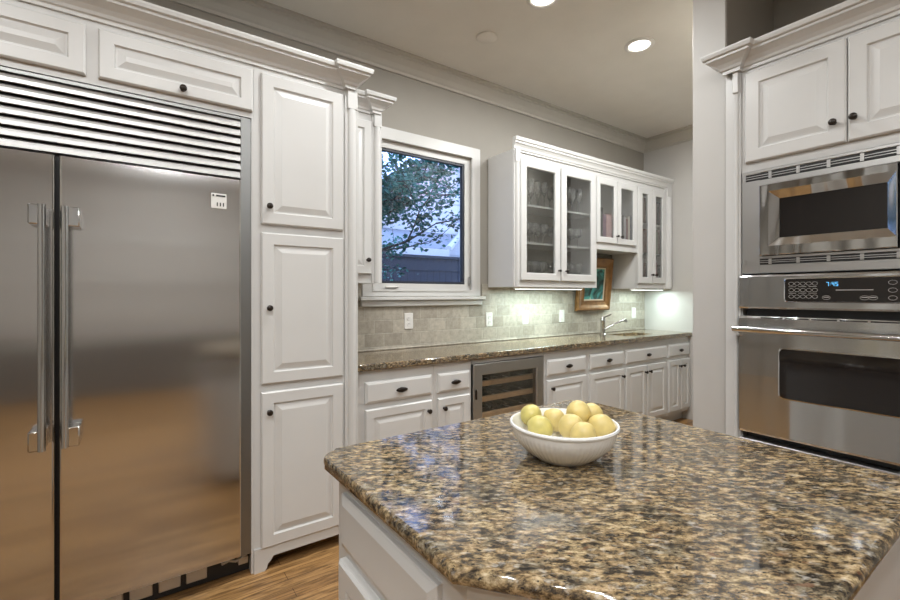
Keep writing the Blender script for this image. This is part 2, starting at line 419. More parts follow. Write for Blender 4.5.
# ---------------------------------------------------------------- cabinet parts
_knob = {}
def knob(parent, loc, r=.0145):
    if r not in _knob:
        o = obj('knob', lathe(B(), [(.0, 0), (r * .62, 0), (r * .5, .004), (r * .42, .012), (r * .85, .016), (r, .021), (r * .95, .026), (r * .6, .030), (0, .031)], 16, '-y'), BRONZE, parent, loc, smooth=True)
        _knob[r] = o.data; o['label'] = 'dark bronze knob'
    else:
        o = bpy.data.objects.new('knob', _knob[r]); COL.objects.link(o); o.parent = parent; o.location = loc; o['label'] = 'dark bronze knob'
    return o
_pull = []
def cup_pull(parent, loc):
    if not _pull:
        bm = B()
        lathe(bm, [(.0, 0), (.010, .0), (.010, .006), (.006, .010), (.006, .014), (.0, .014)], 12, '-y')
        r = bmesh.ops.create_uvsphere(bm, u_segments=20, v_segments=10, radius=1)
        for v in r['verts']:
            t = 1 - abs(v.co.x) * .25
            v.co = Vector((v.co.x * .040, -.018 + v.co.y * .012 * t, v.co.z * .0165 * t))
        o = obj('cup_pull', bm, BRONZE, parent, loc, smooth=True); _pull.append(o.data); o['label'] = 'oval dark bronze pull'
    else:
        o = bpy.data.objects.new('cup_pull', _pull[0]); COL.objects.link(o); o.parent = parent; o.location = loc; o['label'] = 'oval dark bronze pull'
    return o
def raised_door(parent, x0, x1, z0, z1, y=0, kn=None, rail=.058, name='door', t=.021, m=None):
    wd, hg = x1 - x0, z1 - z0
    rail = min(rail, wd * .3, hg * .3)
    g = min(.028, (min(wd, hg) - 2 * rail) * .28)
    L = [(0, 0), (0, -t + .006), (.006, -t), (rail, -t), (rail + .005, -t + .010), (rail + .011, -t + .010), (rail + .011 + g, -t + .001)]
    o = obj(name, loft(B(), [R4(wd, hg, i, d) for i, d in L]), m or WHITE, parent, (x0, y, z0))
    if kn: knob(o, (kn[0] - x0, -t, kn[1] - z0))
    return o
def slab_drawer(parent, x0, x1, z0, z1, y=0, pull=True, t=.021, e=.015):
    wd, hg = x1 - x0, z1 - z0
    o = obj('drawer', loft(B(), [R4(wd, hg, 0, 0), R4(wd, hg, 0, -t + .008), R4(wd, hg, .003, -t + .006), R4(wd, hg, e, -t)]), WHITE, parent, (x0, y, z0))
    if pull: cup_pull(o, (wd / 2, -t, hg / 2))
    return o
def glass_door(parent, x0, x1, z0, z1, st, rt, rb, kn, y=0, t=.02):
    wd, hg = x1 - x0, z1 - z0
    def rr(i, d, s=1): return [(st + i, d, rb + i), (wd - st - i, d, rb + i), (wd - st - i, d, hg - rt - i), (st + i, d, hg - rt - i)]
    loops = [R4(wd, hg, 0, 0), R4(wd, hg, 0, -t + .005), R4(wd, hg, .005, -t), rr(-.006, -t), rr(0, -t + .006), rr(0, 0)]
    o = obj('door', loft(B(), loops, ring=True), WHITE, parent, (x0, y, z0))
    obj('glass_pane', box(B(), st - .004, wd - st + .004, -.010, -.007, rb - .004, hg - rt + .004), GLASS, o)
    knob(o, (kn[0] - x0, -t, kn[1] - z0), .012)
    return o
def pilaster(parent, x0, x1, z0, z1, y=0, cap=.10, name='pilaster'):
    bm = B(); wd = x1 - x0; c = (x0 + x1) / 2
    box(bm, x0, x1, y - .012, y, z0, z1)
    box(bm, x0 + wd * .12, x1 - wd * .12, y - .030, y - .012, z1 - cap, z1, .003)
    cyl(bm, (c, y - .012, z0), (c, y - .012, z1 - cap), wd * .30, seg=16)
    return obj(name, bm, WHITE, parent)

# ---------------------------------------------------------------- refrigerator
YC = 2.24           # face of the tall cabinets
FX0, FX1 = -.70, fx(251.3, YC - .005)
gap = fx(57, YC - .03)
fr = thing('refrigerator', 'large stainless side by side refrigerator with slatted top grille', 'refrigerator', ((FX0 + FX1) / 2, YC, 0))
ox = -(FX0 + FX1) / 2
def FXL(px, Y): return fx(px, Y) + ox
bm = B(); zg0, zg1 = 1.840, 2.135
box(bm, FX0 + ox, FX1 + ox, .02, .62, .112, zg1); box(bm, FX0 + ox + .02, FX1 + ox - .02, .10, .60, .0, .112)
box(bm, FX1 + ox - .046, FX1 + ox, -.004, .02, .10, zg1, .002); box(bm, FX0 + ox, FX0 + ox + .046, -.004, .02, .10, zg1, .002)
obj('housing', bm, STEEL_G, fr)
bm = B()
box(bm, FX0 + ox + .046, FX1 + ox - .046, -.006, .02, zg1 - .016, zg1, .002)
obj('grille_frame', bm, STEEL_G, fr)
gl = obj('grille_backing', box(B(), FX0 + ox + .046, FX1 + ox - .046, .014, .02, zg0, zg1 - .016), BLACK, fr)
n = 7; hgt = (zg1 - .016 - zg0 - .006)
for i in range(n):
    z = zg0 + .006 + hgt * i / n; s = hgt / n
    pr = [(.012, z + .002), (-.013, z + .001), (-.0155, z + .003), (-.0150, z + s * .45), (-.0125, z + s * .70), (-.006, z + s * .86), (.012, z + s * .90)]
    x0, x1 = FX0 + ox + .048, FX1 + ox - .048
    obj('grille_slat', loft(B(), [[(x0, a, b) for a, b in pr], [(x1, a, b) for a, b in pr]]), LOUVER, fr)
def fridge_door(x0, x1, hx0, hx1, bx0, bx1):
    z0, z1 = .118, zg0 - .006
    pts = rrect(x1 - x0, .05, .008, 3)
    bm = B(); loft(bm, [[(x0 + a, -.036 + b, z0) for a, b in pts], [(x0 + a, -.036 + b, z1) for a, b in pts]])
    d = obj('door', bm, STEEL_F, fr, smooth=True)
    hz0, hz1 = fz(64, 448, YC - .10), fz(64, 206, YC - .10)
    bm = B()
    pr = rrect(hx1 - hx0, .030, .012, 4)
    loft(bm, [[(hx0 + a, -.112 + b, hz0) for a, b in pr], [(hx0 + a, -.112 + b, hz1) for a, b in pr]])
    for z in (hz0, hz1 - .072):
        box(bm, bx0, bx1, -.098, -.036, z, z + .072, .004)
    obj('handle', bm, CHROME, d, smooth=True)
    return d
yb = YC - .105
dl = fridge_door(FX0 + ox + .048, gap + ox - .006, FXL(37, yb), FXL(45.5, yb), FXL(28, yb + .02), FXL(45, yb + .02))
dr = fridge_door(gap + ox + .006, FX1 + ox - .048, FXL(60.5, yb), FXL(68.5, yb), FXL(61, yb + .02), FXL(80, yb + .02))
obj('seam_shade', box(B(), gap + ox - .02, gap + ox + .02, .004, .0195, .12, zg0 - .002), BLACK, fr)  # black strip added for the shade in the seam between doors
yd = YC - .037
bx0, bx1 = FXL(211, yd), FXL(226.5, yd); bz0, bz1 = fz(218, 208.5, yd), fz(218, 193.5, yd)
bd = obj('badge', box(B(), bx0, bx1, -.040, -.0355, bz0, bz1, .001), PLATE, dr)
bm = B(); hw = bx1 - bx0
cyl(bm, (bx0 + hw * .14, -.042, bz1 - .010), (bx0 + hw * .14, -.038, bz1 - .010), .004, seg=10)
obj('badge_emblem', bm, BLACK, dr); bm = B()
box(bm, bx0 + hw * .32, bx1 - hw * .08, -.0415, -.038, bz1 - .014, bz1 - .007)
for k in range(3): obj('badge_digit', box(B(), bx0 + hw * (.36 + .2 * k), bx0 + hw * (.43 + .2 * k), -.0412, -.038, bz0 + .010, bz0 + .026), BLACK, dr)
dr['label'] = 'wide right stainless door'; dl['label'] = 'narrow left stainless door'
obj('badge_lettering', bm, BLACK, dr)
bm = B(); box(bm, FX0 + ox, FX1 + ox, .045, .06, .005, .10)
obj('toe_kick', bm, BLACK, fr)
bm = B()
for k in range(9):
    x = FX0 + ox + .06 + k * .102
    if x + .085 < FX1 + ox - .10: box(bm, x, x + .082, .035, .047, .03, .095, .003)
obj('toe_grille', bm, STEEL_T, fr)
bm = B(); tube(bm, [(FX1 + ox - .12, .03, .075), (FX1 + ox - .09, .025, .085), (FX1 + ox - .06, .03, .07), (FX1 + ox - .015, .03, .085)], .008)
box(bm, FX1 + ox - .05, FX1 + ox - .01, .02, .05, .05, .08)
obj('hinge_bracket', bm, STEEL_T, fr)

# ---------------------------------------------------------------- cabinet over the refrigerator
yd = YC - .021
ZT = 2.405           # top of tall cabinets below their crown
o_ = thing('overhead_cabinet', 'white cabinet with two wide panel doors above the refrigerator', 'cabinet', (FX0, YC, 2.14))
PXL, PXR = FX1 + .012, .965
obj('body', box(B(), -.02, PXL - FX0 - .001, .0, .60, 0, ZT - 2.14), WHITE, o_)
z0, z1 = fz(252, 111, yd), fz(252, 69, yd)
zk = fz(184, 90, yd)
xs = [FX0 + .03, fx(85.5, yd), fx(98, yd), fx(253, yd)]
raised_door(o_, xs[0] - FX0, xs[1] - FX0, z0 - 2.14, z1 - 2.14, rail=.05)
raised_door(o_, xs[2] - FX0, xs[3] - FX0, z0 - 2.14, z1 - 2.14, kn=(fx(183, yd) - FX0, zk - 2.14), rail=.05)

# ---------------------------------------------------------------- pantry
p_ = thing('pantry_cabinet', 'tall white pantry cabinet with three stacked doors beside the refrigerator', 'cabinet', (PXL, YC, 0))
pw = PXR - PXL
bm = B(); box(bm, 0, pw, 0, .62, .10, ZT); obj('body', bm, WHITE, p_)
obj('plinth', box(B(), .03, pw - .03, .20, .60, 0, .10), BLACK, p_)  # painted black to hold the shadow under the pantry
obj('side_panel', box(B(), FX1 - PXL + .001, -.0005, -.0, .60, .0, 2.14), WHITE, p_)
dx0, dx1 = fx(261.5, yd) - PXL, fx(343.5, yd) - PXL
def pz(y): return fz(262, y, yd)
for (ya, yb_, ky) in ((72, 223.5, 206.5), (232, 385, 308), (393, 550, 412)):
    raised_door(p_, dx0, dx1, pz(yb_), pz(ya), kn=(fx(269, yd) - PXL, fz(269, ky, yd)), rail=.055)
pilaster(p_, dx1 + .012, pw, .10, ZT, 0, .115)
# bracket-foot base rail
def foot_rail(parent, wdt, y0, y1, h=.112, foot=.075, shelf=.062):
    P = [(0, 0), (foot * .62, 0), (foot * .75, .012), (foot * .80, .030), (foot * 1.0, .044), (foot * 1.15, shelf)]
    Q = P + [(wdt - x, z) for x, z in P[::-1]] + [(wdt, h), (0, h)]
    return obj('base_rail', loft(B(), [[(x, y0, z) for x, z in Q], [(x, y1, z) for x, z in Q]]), WHITE, parent)
foot_rail(p_, pw, -.012, .02)
bm = B(); crown_mesh(bm, [(FX0 - .02, YC), (PXL + dx1 + .012, YC), (PXL + dx1 + .012, YC - .032), (PXR - .034, YC - .032), (PXR - .034, YB - .002)], CROWN, ZT - .015)
tag(obj('crown_molding', bm, TRIMW), 'white crown molding running over the refrigerator and the pantry', 'molding')

# ---------------------------------------------------------------- wall cabinet left of the window
YU = 2.57; yu = YU - .02
ZU0, ZU1 = 1.372, 2.455
SX1 = fx(381, YU)
s_ = thing('wall_cabinet', 'narrow white wall cabinet squeezed between pantry and window', 'cabinet', (PXR + .006, YU, 1.385))
sw = SX1 - PXR - .006
obj('body', box(B(), 0, sw, 0, YB - YU - .002, 0, ZU1 - 1.385), WHITE, s_)
sdx = fx(372, yu) - PXR - .006
raised_door(s_, .02, sdx, fz(365, 274, yu) - 1.385, ZU1 - .06 - 1.385, kn=(fx(367.5, yu) - PXR - .006, fz(368, 260, yu) - 1.385), rail=.05)
pilaster(s_, sdx + .004, sw, 0, ZU1 - 1.385, 0, .09)
bm = B(); a = sdx + .004
crown_mesh(bm, [(0, 0), (a, 0), (a, -.03), (sw - .028, -.03), (sw - .028, YB - YU - .003)], CROWN, ZU1 - 1.385 - .012)
obj('cornice', bm, WHITE, s_)

# ---------------------------------------------------------------- glass-front wall cabinets
UX = [2.41, fx(596.7, YU), fx(637.5, YU), XR - .002]
ZM0 = fz(597, 249, YU)
def open_cab(name, label, x0, x1, z0, z1, shelves, sides=(True, True)):
    t = thing(name, label, 'cabinet', (x0, YU, z0))
    w, hh, d = x1 - x0, z1 - z0, YB - YU - .014
    bm = B()
    box(bm, 0.0005, .018, .0195, d, 0, hh); box(bm, w - .018, w - .0005, .0195, d, 0, hh)
    box(bm, .018, w - .018, .0195, d, 0.0005, .02); box(bm, .018, w - .018, .0195, d, hh - .02, hh - .0005)
    obj('carcass', bm, WHITE, t)
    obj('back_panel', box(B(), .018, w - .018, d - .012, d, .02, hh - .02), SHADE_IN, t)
    for z in shelves:
        obj('shelf', box(B(), .019, w - .019, .035, d - .013, z - z0 - .018, z - z0, .002), WHITE, t)
    return t
def face_frame(t, x0, z0, bars):
    bm = B()
    l, r = bars[0][1], bars[1][0]
    for k, (a, b, c, d) in enumerate(bars):
        if k > 1: a, b = l, r
        box(bm, max(a - x0, .0005), b - x0 - (.0005 if k == 1 else 0), 0, .019, c - z0, d - z0)
    obj('face_frame', bm, WHITE, t)
ZS = (1.742, 2.052)
zd0, zd1 = 1.425, 2.395
g0, g1 = 1.487, 2.333
X = lambda px: fx(px, yu)
ca = open_cab('glass_cabinet', 'white two-door glass cabinet holding stemware next to the window', UX[0], UX[1], ZU0, ZU1, ZS)
face_frame(ca, UX[0], ZU0, [(UX[0], X(523), ZU0, ZU1), (X(594), UX[1], ZU0, ZU1), (UX[0], UX[1], ZU0, 1.44), (UX[0], UX[1], 2.38, ZU1)])
xa, xb, xc, xd = X(521.3), X(560.7), X(561.9), X(596.2)
glass_door(ca, xa - UX[0], xb - UX[0], zd0 - ZU0, zd1 - ZU0, X(527.3) - xa, zd1 - g1, g0 - zd0, (X(558.7) - UX[0], 1.512 - ZU0))
glass_door(ca, xc - UX[0], xd - UX[0], zd0 - ZU0, zd1 - ZU0, X(567.3) - xc, zd1 - g1, g0 - zd0, (X(566) - UX[0], 1.512 - ZU0))
pilaster(ca, 0.003, X(521) - UX[0] - .006, 0, ZU1 - ZU0, 0, .10)
ca2 = open_cab('bridge_cabinet', 'short white glass-door cabinet of books above the picture', UX[1], UX[2], ZM0, ZU1, ())
bz0, bg0 = 1.793, 1.848
face_frame(ca2, UX[1], ZM0, [(UX[1], X(599), ZM0, ZU1), (X(635.5), UX[2], ZM0, ZU1), (UX[1], UX[2], ZM0, 1.81), (UX[1], UX[2], 2.38, ZU1)])
xa, xb, xc, xd = X(597.6), X(617.6), X(618.2), X(637)
glass_door(ca2, xa - UX[1], xb - UX[1], bz0 - ZM0, zd1 - ZM0, X(600.9) - xa, zd1 - g1, bg0 - bz0, (X(616.7) - UX[1], 1.865 - ZM0))
glass_door(ca2, xc - UX[1], xd - UX[1], bz0 - ZM0, zd1 - ZM0, X(621.8) - xc, zd1 - g1, bg0 - bz0, (X(621) - UX[1], 1.865 - ZM0))
ca3 = open_cab('corner_cabinet', 'white glass-door cabinet of books at the end wall', UX[2], UX[3], ZU0, ZU1, ZS)
face_frame(ca3, UX[2], ZU0, [(UX[2], X(641), ZU0, ZU1), (X(664), UX[3], ZU0, ZU1), (UX[2], UX[3], ZU0, 1.44), (UX[2], UX[3], 2.38, ZU1)])
xa, xb, xc, xd = X(638.8), X(652.6), X(653.1), X(665.5)
glass_door(ca3, xa - UX[2], xb - UX[2], zd0 - ZU0, zd1 - ZU0, X(642.9) - xa, zd1 - g1, g0 - zd0, (X(651.6) - UX[2], 1.512 - ZU0))
glass_door(ca3, xc - UX[2], xd - UX[2], zd0 - ZU0, zd1 - ZU0, X(656.2) - xc, zd1 - g1, g0 - zd0, (X(655.3) - UX[2], 1.512 - ZU0))
pilaster(ca3, xd - UX[2] + .012, UX[3] - UX[2] - .004, 0, ZU1 - ZU0, 0, .10)
bm = crown_mesh(B(), [(UX[0], YU - .001), (UX[3], YU - .001)], CROWN_S, ZU1 - .012)
tag(obj('crown_molding', bm, TRIMW), 'white crown molding along the top of the glass cabinets', 'molding')

# stemware
def wine_glass(hh, r):
    bm = B()
    lathe(bm, [(0, 0), (.030, 0), (.030, .002), (.006, .006), (.0035, .012), (.0035, hh * .45), (.010, hh * .49), (r * .85, hh * .60), (r, hh * .72), (r * .95, hh * .86), (r * .82, hh), (r * .80, hh), (r * .92, hh * .86), (r * .96, hh * .72), (r * .80, hh * .61), (0, hh * .50)], 16)
    me = bpy.data.meshes.new('wine_glass'); bm.to_mesh(me); bm.free()
    for p in me.polygons: p.use_smooth = True
    me.materials.append(STEM); return me
def tumbler(hh, r):
    bm = B(); lathe(bm, [(0, 0), (r * .8, 0), (r, hh), (r * .94, hh), (r * .76, .008), (0, .008)], 16)
    me = bpy.data.meshes.new('tumbler'); bm.to_mesh(me); bm.free()
    for p in me.polygons: p.use_smooth = True
    me.materials.append(STEM); return me
flute, goblet, water = wine_glass(.225, .028), wine_glass(.17, .040), wine_glass(.20, .043)
rnd = random.Random(4)
left = [(X(524), X(560)), (X(563), X(595))]
for (zz, me, nm, nn, shelf) in ((2.053, flute, 'champagne_flute', 5, 'top'), (1.743, goblet, 'wine_glass', 4, 'middle'), (1.393, water, 'wine_glass', 4, 'bottom')):
    for s, (a, b) in enumerate(left):
        side = ('left', 'right')[s]
        a_, b_ = (max(a, UX[0] + .055), b) if s == 0 else (a, min(b, UX[1] - .06))
        for row in range(2):
            for k in range(nn):
                g = bpy.data.objects.new(nm, me); COL.objects.link(g)
                g.location = (a_ + .03 + (b_ - a_ - .06) * (k + .15 + .45 * row) / (nn - .3) + rnd.uniform(-.006, .006), YU + .10 + .105 * row + rnd.uniform(-.01, .01), zz)
                rowt = ('front', 'rear')[row]
                tag(g, 'clear stemmed glass in the %s row, %s shelf behind the %s door of stemware cabinet' % (rowt, shelf, side), 'glass', '%s row of glasses on the %s shelf, %s door' % (rowt, shelf, side))

# books
BOOKC = {}
def book(x, y, z, wd, dp, hh, col, label, group):
    key = col
    if key not in BOOKC: BOOKC[key] = plain('cover_' + col, BCOL[col], .5, var=.08, scale=12)
    t = thing('book', label, 'book', (x, y, z), 0, group)
    bm = B(); box(bm, 0, wd, 0, .006, 0, hh, .0015); box(bm, 0, .0025, .006, dp, 0, hh); box(bm, wd - .0025, wd, .006, dp, 0, hh)
    obj('cover', bm, BOOKC[key], t)
    obj('pages', box(B(), .0026, wd - .0026, .007, dp - .004, .003, hh - .004), PAGES, t)
PAGES = plain('book_pages', (.62, .57, .48), .7)
BCOL = dict(black=(.03, .026, .03), maroon=(.17, .04, .045), rose=(.62, .38, .38), brown=(.15, .085, .06), grey=(.40, .385, .40), purple=(.20, .10, .17), cream=(.66, .60, .52), navy=(.05, .065, .15), olive=(.16, .17, .10), rust=(.30, .12, .06))
ORD = ['first', 'second', 'third', 'fourth', 'fifth', 'sixth', 'seventh', 'eighth', 'ninth', 'tenth', 'eleventh']
def shelf_of_books(x0, x1, z, specs, where, group, hmax):
    x = x0
    rr = random.Random(len(where) * 7 + int(z * 100))
    for i, (col, wd, hf) in enumerate(specs):
        if x + wd > x1: break
        book(x, YU + .024 + rr.uniform(0, .006), z, wd, .17, hmax * hf, col, '%s book, %s from the left %s' % (col, ORD[i], where), group)
        x += wd + rr.uniform(.001, .003)
sp1 = [('black', .045, .95), ('purple', .05, .80), ('rose', .085, .82), ('maroon', .04, .78), ('brown', .04, .78)]
shelf_of_books(fx(600.2, 2.595), fx(616.2, 2.595), ZM0 + .021, sp1, 'behind left door of short book cabinet', 'books behind the left door of the short cabinet', .40)
sp2 = [('cream', .03, .80), ('black', .04, .84), ('grey', .045, .82), ('maroon', .03, .78), ('cream', .035, .85), ('navy', .04, .86), ('black', .045, .86)]
shelf_of_books(fx(619.5, 2.595), UX[2] - .022, ZM0 + .021, sp2, 'behind right door of short book cabinet', 'books behind the right door of the short cabinet', .40)
zl = {1.393: 'bottom', 1.743: 'middle', 2.053: 'top'}
pal = {2.053: ['olive', 'brown', 'brown', 'grey', 'brown', 'black', 'brown', 'black', 'maroon'], 1.743: ['maroon', 'maroon', 'brown', 'rust', 'maroon', 'black', 'olive', 'brown', 'brown'], 1.393: ['black', 'grey', 'brown', 'black', 'brown', 'brown', 'maroon', 'black', 'brown']}
for z, nm in zl.items():
    rr = random.Random(int(z * 10))
    sp = [(c, rr.choice((.045, .05, .06)), rr.uniform(.8, .98)) for c in pal[z]]
    shelf_of_books(UX[2] + .03, UX[3] - .03, z, sp, 'on %s shelf of the end wall cabinet' % nm, 'books on the %s shelf of the end wall cabinet' % nm, .27)

# ---------------------------------------------------------------- base cabinets along the back wall
YK = 2.372; yk = YK - .021
K = lambda px: fx(px, yk)
zk_ = lambda px, py: fz(px, py, yk)
ZD1, ZD0, ZE1, ZE0 = .806, .682, .648, .135
CX0 = PXR + .004
edges = [CX0, K(435.3), K(472.8), K(545.2), K(588.8), K(625.4), K(668), XR - .002]
def base_cab(i, label, drawer, doors, knobs, toe=True):
    x0, x1 = edges[i], edges[i + 1]
    t = thing('base_cabinet', label, 'cabinet', (x0, YK, 0))
    bm = B(); q0, q1, dp = .0005, x1 - x0 - .0005, YB - YK - .014
    if i == 5:
        box(bm, q0, q0 + .018, .02, dp, .12, .868); box(bm, q1 - .018, q1, .02, dp, .12, .868); box(bm, q0, q1, 0, .02, .10, .868); box(bm, q0, q1, .02, dp, .10, .12); box(bm, q0 + .018, q1 - .018, dp - .012, dp, .12, .868)
    else: box(bm, q0, q1, 0, dp, .10, .868)
    box(bm, .001, x1 - x0 - .001, .07, YB - YK - .02, 0, .10)
    obj('body', bm, WHITE, t)
    a, b = drawer
    slab_drawer(t, K(a) - x0, min(K(b), XR - .012) - x0, ZD0, ZD1)
    for (a, b), k in zip(doors, knobs):
        raised_door(t, K(a) - x0, min(K(b), XR - .01) - x0, ZE0, ZE1, kn=(K(k) - x0, ZE1 - .065), rail=.05)
    return t
base_cab(0, 'white base cabinet with wide drawer next to the pantry', (365.8, 432.3), [(365.8, 432.3)], [430.5 - 2])
base_cab(1, 'narrow white base cabinet just left of the wine cooler', (438.5, 470.2), [(438.5, 470.2)], [444])
base_cab(3, 'white base cabinet just right of the wine cooler', (547.7, 586.8), [(547.7, 586.8)], [552])
base_cab(4, 'white base cabinet with one drawer and one door, left of the sink cabinet', (590.8, 624.2), [(590.8, 624.2)], [622.3])
base_cab(5, 'white two-door base cabinet below the sink', (626.7, 666.8), [(626.7, 647.1), (647.7, 666.8)], [645.4, 649.6])
base_cab(6, 'white two-door base cabinet at the far end wall', (669.4, 692), [(669.4, 680.8), (681.4, 692)], [679.5, 682.9])
# wine cooler
wx0, wx1 = edges[2], edges[3]
wc = thing('wine_cooler', 'built-in wine cooler with steel framed glass door under the counter', 'wine cooler', (wx0, YK, 0))
ww = wx1 - wx0; zt = .838
bm = B(); box(bm, .004, .02, .03, .46, .10, .862); box(bm, ww - .02, ww - .004, .03, .46, .10, .862); box(bm, .02, ww - .02, .44, .46, .10, .862)
box(bm, .02, ww - .02, .03, .44, .10, .12); box(bm, .02, ww - .02, .03, .44, .845, .862); box(bm, .01, ww - .01, .08, .44, 0, .10)
obj('cavity', bm, BLACK, wc)
bm = B(); box(bm, .003, ww - .003, -.002, .03, .842, .866); obj('top_filler', bm, WHITE, wc)
dw0, dw1 = .010, ww - .010
def rr(i, y): return [(dw0 + i, y, .10 + i), (dw1 - i, y, .10 + i), (dw1 - i, y, zt - i), (dw0 + i, y, zt - i)]
fw = K(484.8) - K(475.8)
d = obj('door', loft(B(), [rr(0, .022), rr(0, -.014), rr(.004, -.018), rr(fw - .006, -.018), rr(fw, -.012), rr(fw, .022)], ring=True), STEEL_T, wc)
obj('glass_pane', box(B(), dw0 + fw - .003, dw1 - fw + .003, .0, .006, .10 + fw - .003, zt - fw + .003), DGLASS, d)
bm = box(B(), dw0 + .012, dw0 + .026, -.030, -.018, .60, .67, .004); obj('lock_pull', bm, BRONZE, d)
for z in (.685, .575, .46, .34, .22):
    bm = box(B(), .03, ww - .03, .045, .075, z - .02, z + .016, .003); obj('rack_front', bm, WOODRACK, wc)
    bm = B()
    for k in range(5):
        x = .04 + (ww - .08) * k / 4; cyl(bm, (x, .07, z - .012), (x, .43, z - .012), .003, seg=6)
    obj('rack_wires', bm, STEEL_T, wc)
bm = B(); lathe(bm, [(0, 0), (.036, 0), (.037, .01), (.037, .18), (.030, .205), (.015, .225), (.0135, .24), (.0135, .29), (.015, .29), (.015, .30), (0, .30)], 16, '-y')
bme = bpy.data.meshes.new('wine_bottle'); bm.to_mesh(bme); bm.free(); bme.materials.append(BOTTLE)
for p in bme.polygons: p.use_smooth = True
for z, rn in ((.685, 'top'), (.575, 'second'), (.46, 'third')):
    for k in range(4):
        b_ = bpy.data.objects.new('wine_bottle', bme); COL.objects.link(b_)
        b_.location = (wx0 + .07 + (ww - .14) * k / 3, YK + .40, z + .0285 - .0)
        tag(b_, 'dark wine bottle, %s from the left on the %s rack of the wine cooler' % (ORD[k], rn), 'bottle', 'bottles in the wine cooler')

# countertop with the sink cut-out
CY0 = 2.338
sx0, sx1, sy0, sy1 = 3.78, 4.24, 2.47, 2.69
bm = B(); xs_, ys_ = [CX0, sx0, sx1, XR - .001], [CY0, sy0, sy1, YB - .0225]
V = {}
for zi, z in enumerate((.8725, .914)):
    for i, x in enumerate(xs_):
        for j, y in enumerate(ys_): V[i, j, zi] = bm.verts.new((x, y, z))
for i in range(3):
    for j in range(3):
        if (i, j) == (1, 1): continue
        bm.faces.new([V[i, j, 1], V[i + 1, j, 1], V[i + 1, j + 1, 1], V[i, j + 1, 1]]); bm.faces.new([V[i, j, 0], V[i, j + 1, 0], V[i + 1, j + 1, 0], V[i + 1, j, 0]])
for i in range(3):
    for j, in ((0,), (3,)): bm.faces.new([V[i, j, 0], V[i + 1, j, 0], V[i + 1, j, 1], V[i, j, 1]])
    for k in (0, 3): bm.faces.new([V[k, i, 0], V[k, i + 1, 0], V[k, i + 1, 1], V[k, i, 1]])
for j in (1, 2): bm.faces.new([V[1, j, 0], V[2, j, 0], V[2, j, 1], V[1, j, 1]])
for k in (1, 2): bm.faces.new([V[k, 1, 0], V[k, 2, 0], V[k, 2, 1], V[k, 1, 1]])
es = [e for e in bm.edges if all(abs(v.co.y - CY0) < 1e-5 for v in e.verts) and abs(e.verts[0].co.z - e.verts[1].co.z) < 1e-5]
bmesh.ops.bevel(bm, geom=es, offset=.012, segments=4, affect='EDGES', profile=.5)
tag(obj('countertop', bm, GRAN2, smooth=True), 'long granite countertop running along the tiled back wall', 'countertop')
sk = thing('sink', 'beige undermount basin let into the back counter', 'sink', ((sx0 + sx1) / 2, (sy0 + sy1) / 2, .72))
a, b = (sx1 - sx0) / 2 + .004, (sy1 - sy0) / 2 + .004
def sr(i, z): return [(-a + i, -b + i, z), (a - i, -b + i, z), (a - i, b - i, z), (-a + i, b - i, z)]
obj('basin', loft(B(), [sr(-.006, .151), sr(-.006, -.006), sr(.02, -.006), sr(.02, 0), sr(.004, .02), sr(.0, .151)], ring=False, back=False, fill=True), LINER, sk)
obj('drain', lathe(B(), [(0, .001), (.03, .001), (.03, .004), (0, .004)], 16), STEEL_T, sk)
# faucet
fc = thing('faucet', 'single-lever chrome faucet behind the sink', 'faucet', (3.735, 2.70, .914))
obj('base', lathe(B(), [(0, 0), (.030, 0), (.030, .008), (.024, .014), (.022, .13), (.024, .135), (.024, .155), (.016, .168), (0, .17)], 18), CHROME, fc, smooth=True)
bm = tube(B(), [(0.012, -.012, .055), (.06, -.045, .085), (.14, -.11, .135), (.165, -.13, .148), (.172, -.137, .140), (.173, -.138, .125)], [.012, .012, .012, .014, .016, .015], 12)
obj('spout', bm, CHROME, fc, smooth=True)
bm = tube(B(), [(0, 0, .165), (.03, -.01, .176), (.085, -.03, .198)], [.010, .008, .007], 10); obj('lever', bm, CHROME, fc, smooth=True)
# outlets
def outlet(px, py, label, sw=False, wd=.072, hg=.118):
    y = YB - .012
    t = thing('wall_outlet' if not sw else 'light_switch', label, 'outlet' if not sw else 'switch', (fx(px, y), y, fz(px, py, y)))
    obj('plate', loft(B(), [[(p[0] - wd / 2, d, p[1] - hg / 2) for p in rrect(wd, hg, .006, 2)] for d in (0, -.004)] + [[((p[0] - wd / 2) * .94, -.007, (p[1] - hg / 2) * .96) for p in rrect(wd, hg, .006, 2)]]), PLATE, t)
    if sw:
        obj('rocker', box(B(), -.016, .016, -.012, -.006, -.033, .033, .003), PLATE, t)
    else:
        bm = B()
        for s in (-1, 1): cyl(bm, (0, -.006, s * .021), (0, -.010, s * .021), .017, seg=16)
        f = obj('receptacle', bm, PLATE, t)
        bm = B()
        for s in (-1, 1):
            for k in (-1, 1): box(bm, k * .006 - .001, k * .006 + .001, -.0105, -.0098, s * .021 - .004, s * .021 + .006)
        obj('slots', bm, BLACK, f)
outlet(408.5, 321, 'white outlet on the tile below the window')
outlet(489, 319.5, 'white outlet on the tile right of the window sill')
outlet(525, 317.5, 'white switch plate on the tile below the stemware cabinet', True)
outlet(561.5, 316, 'white switch plate on the tile just left of the gold framed picture', True)
outlet(633.5, 313, 'pale outlet on the tile right of the faucet')
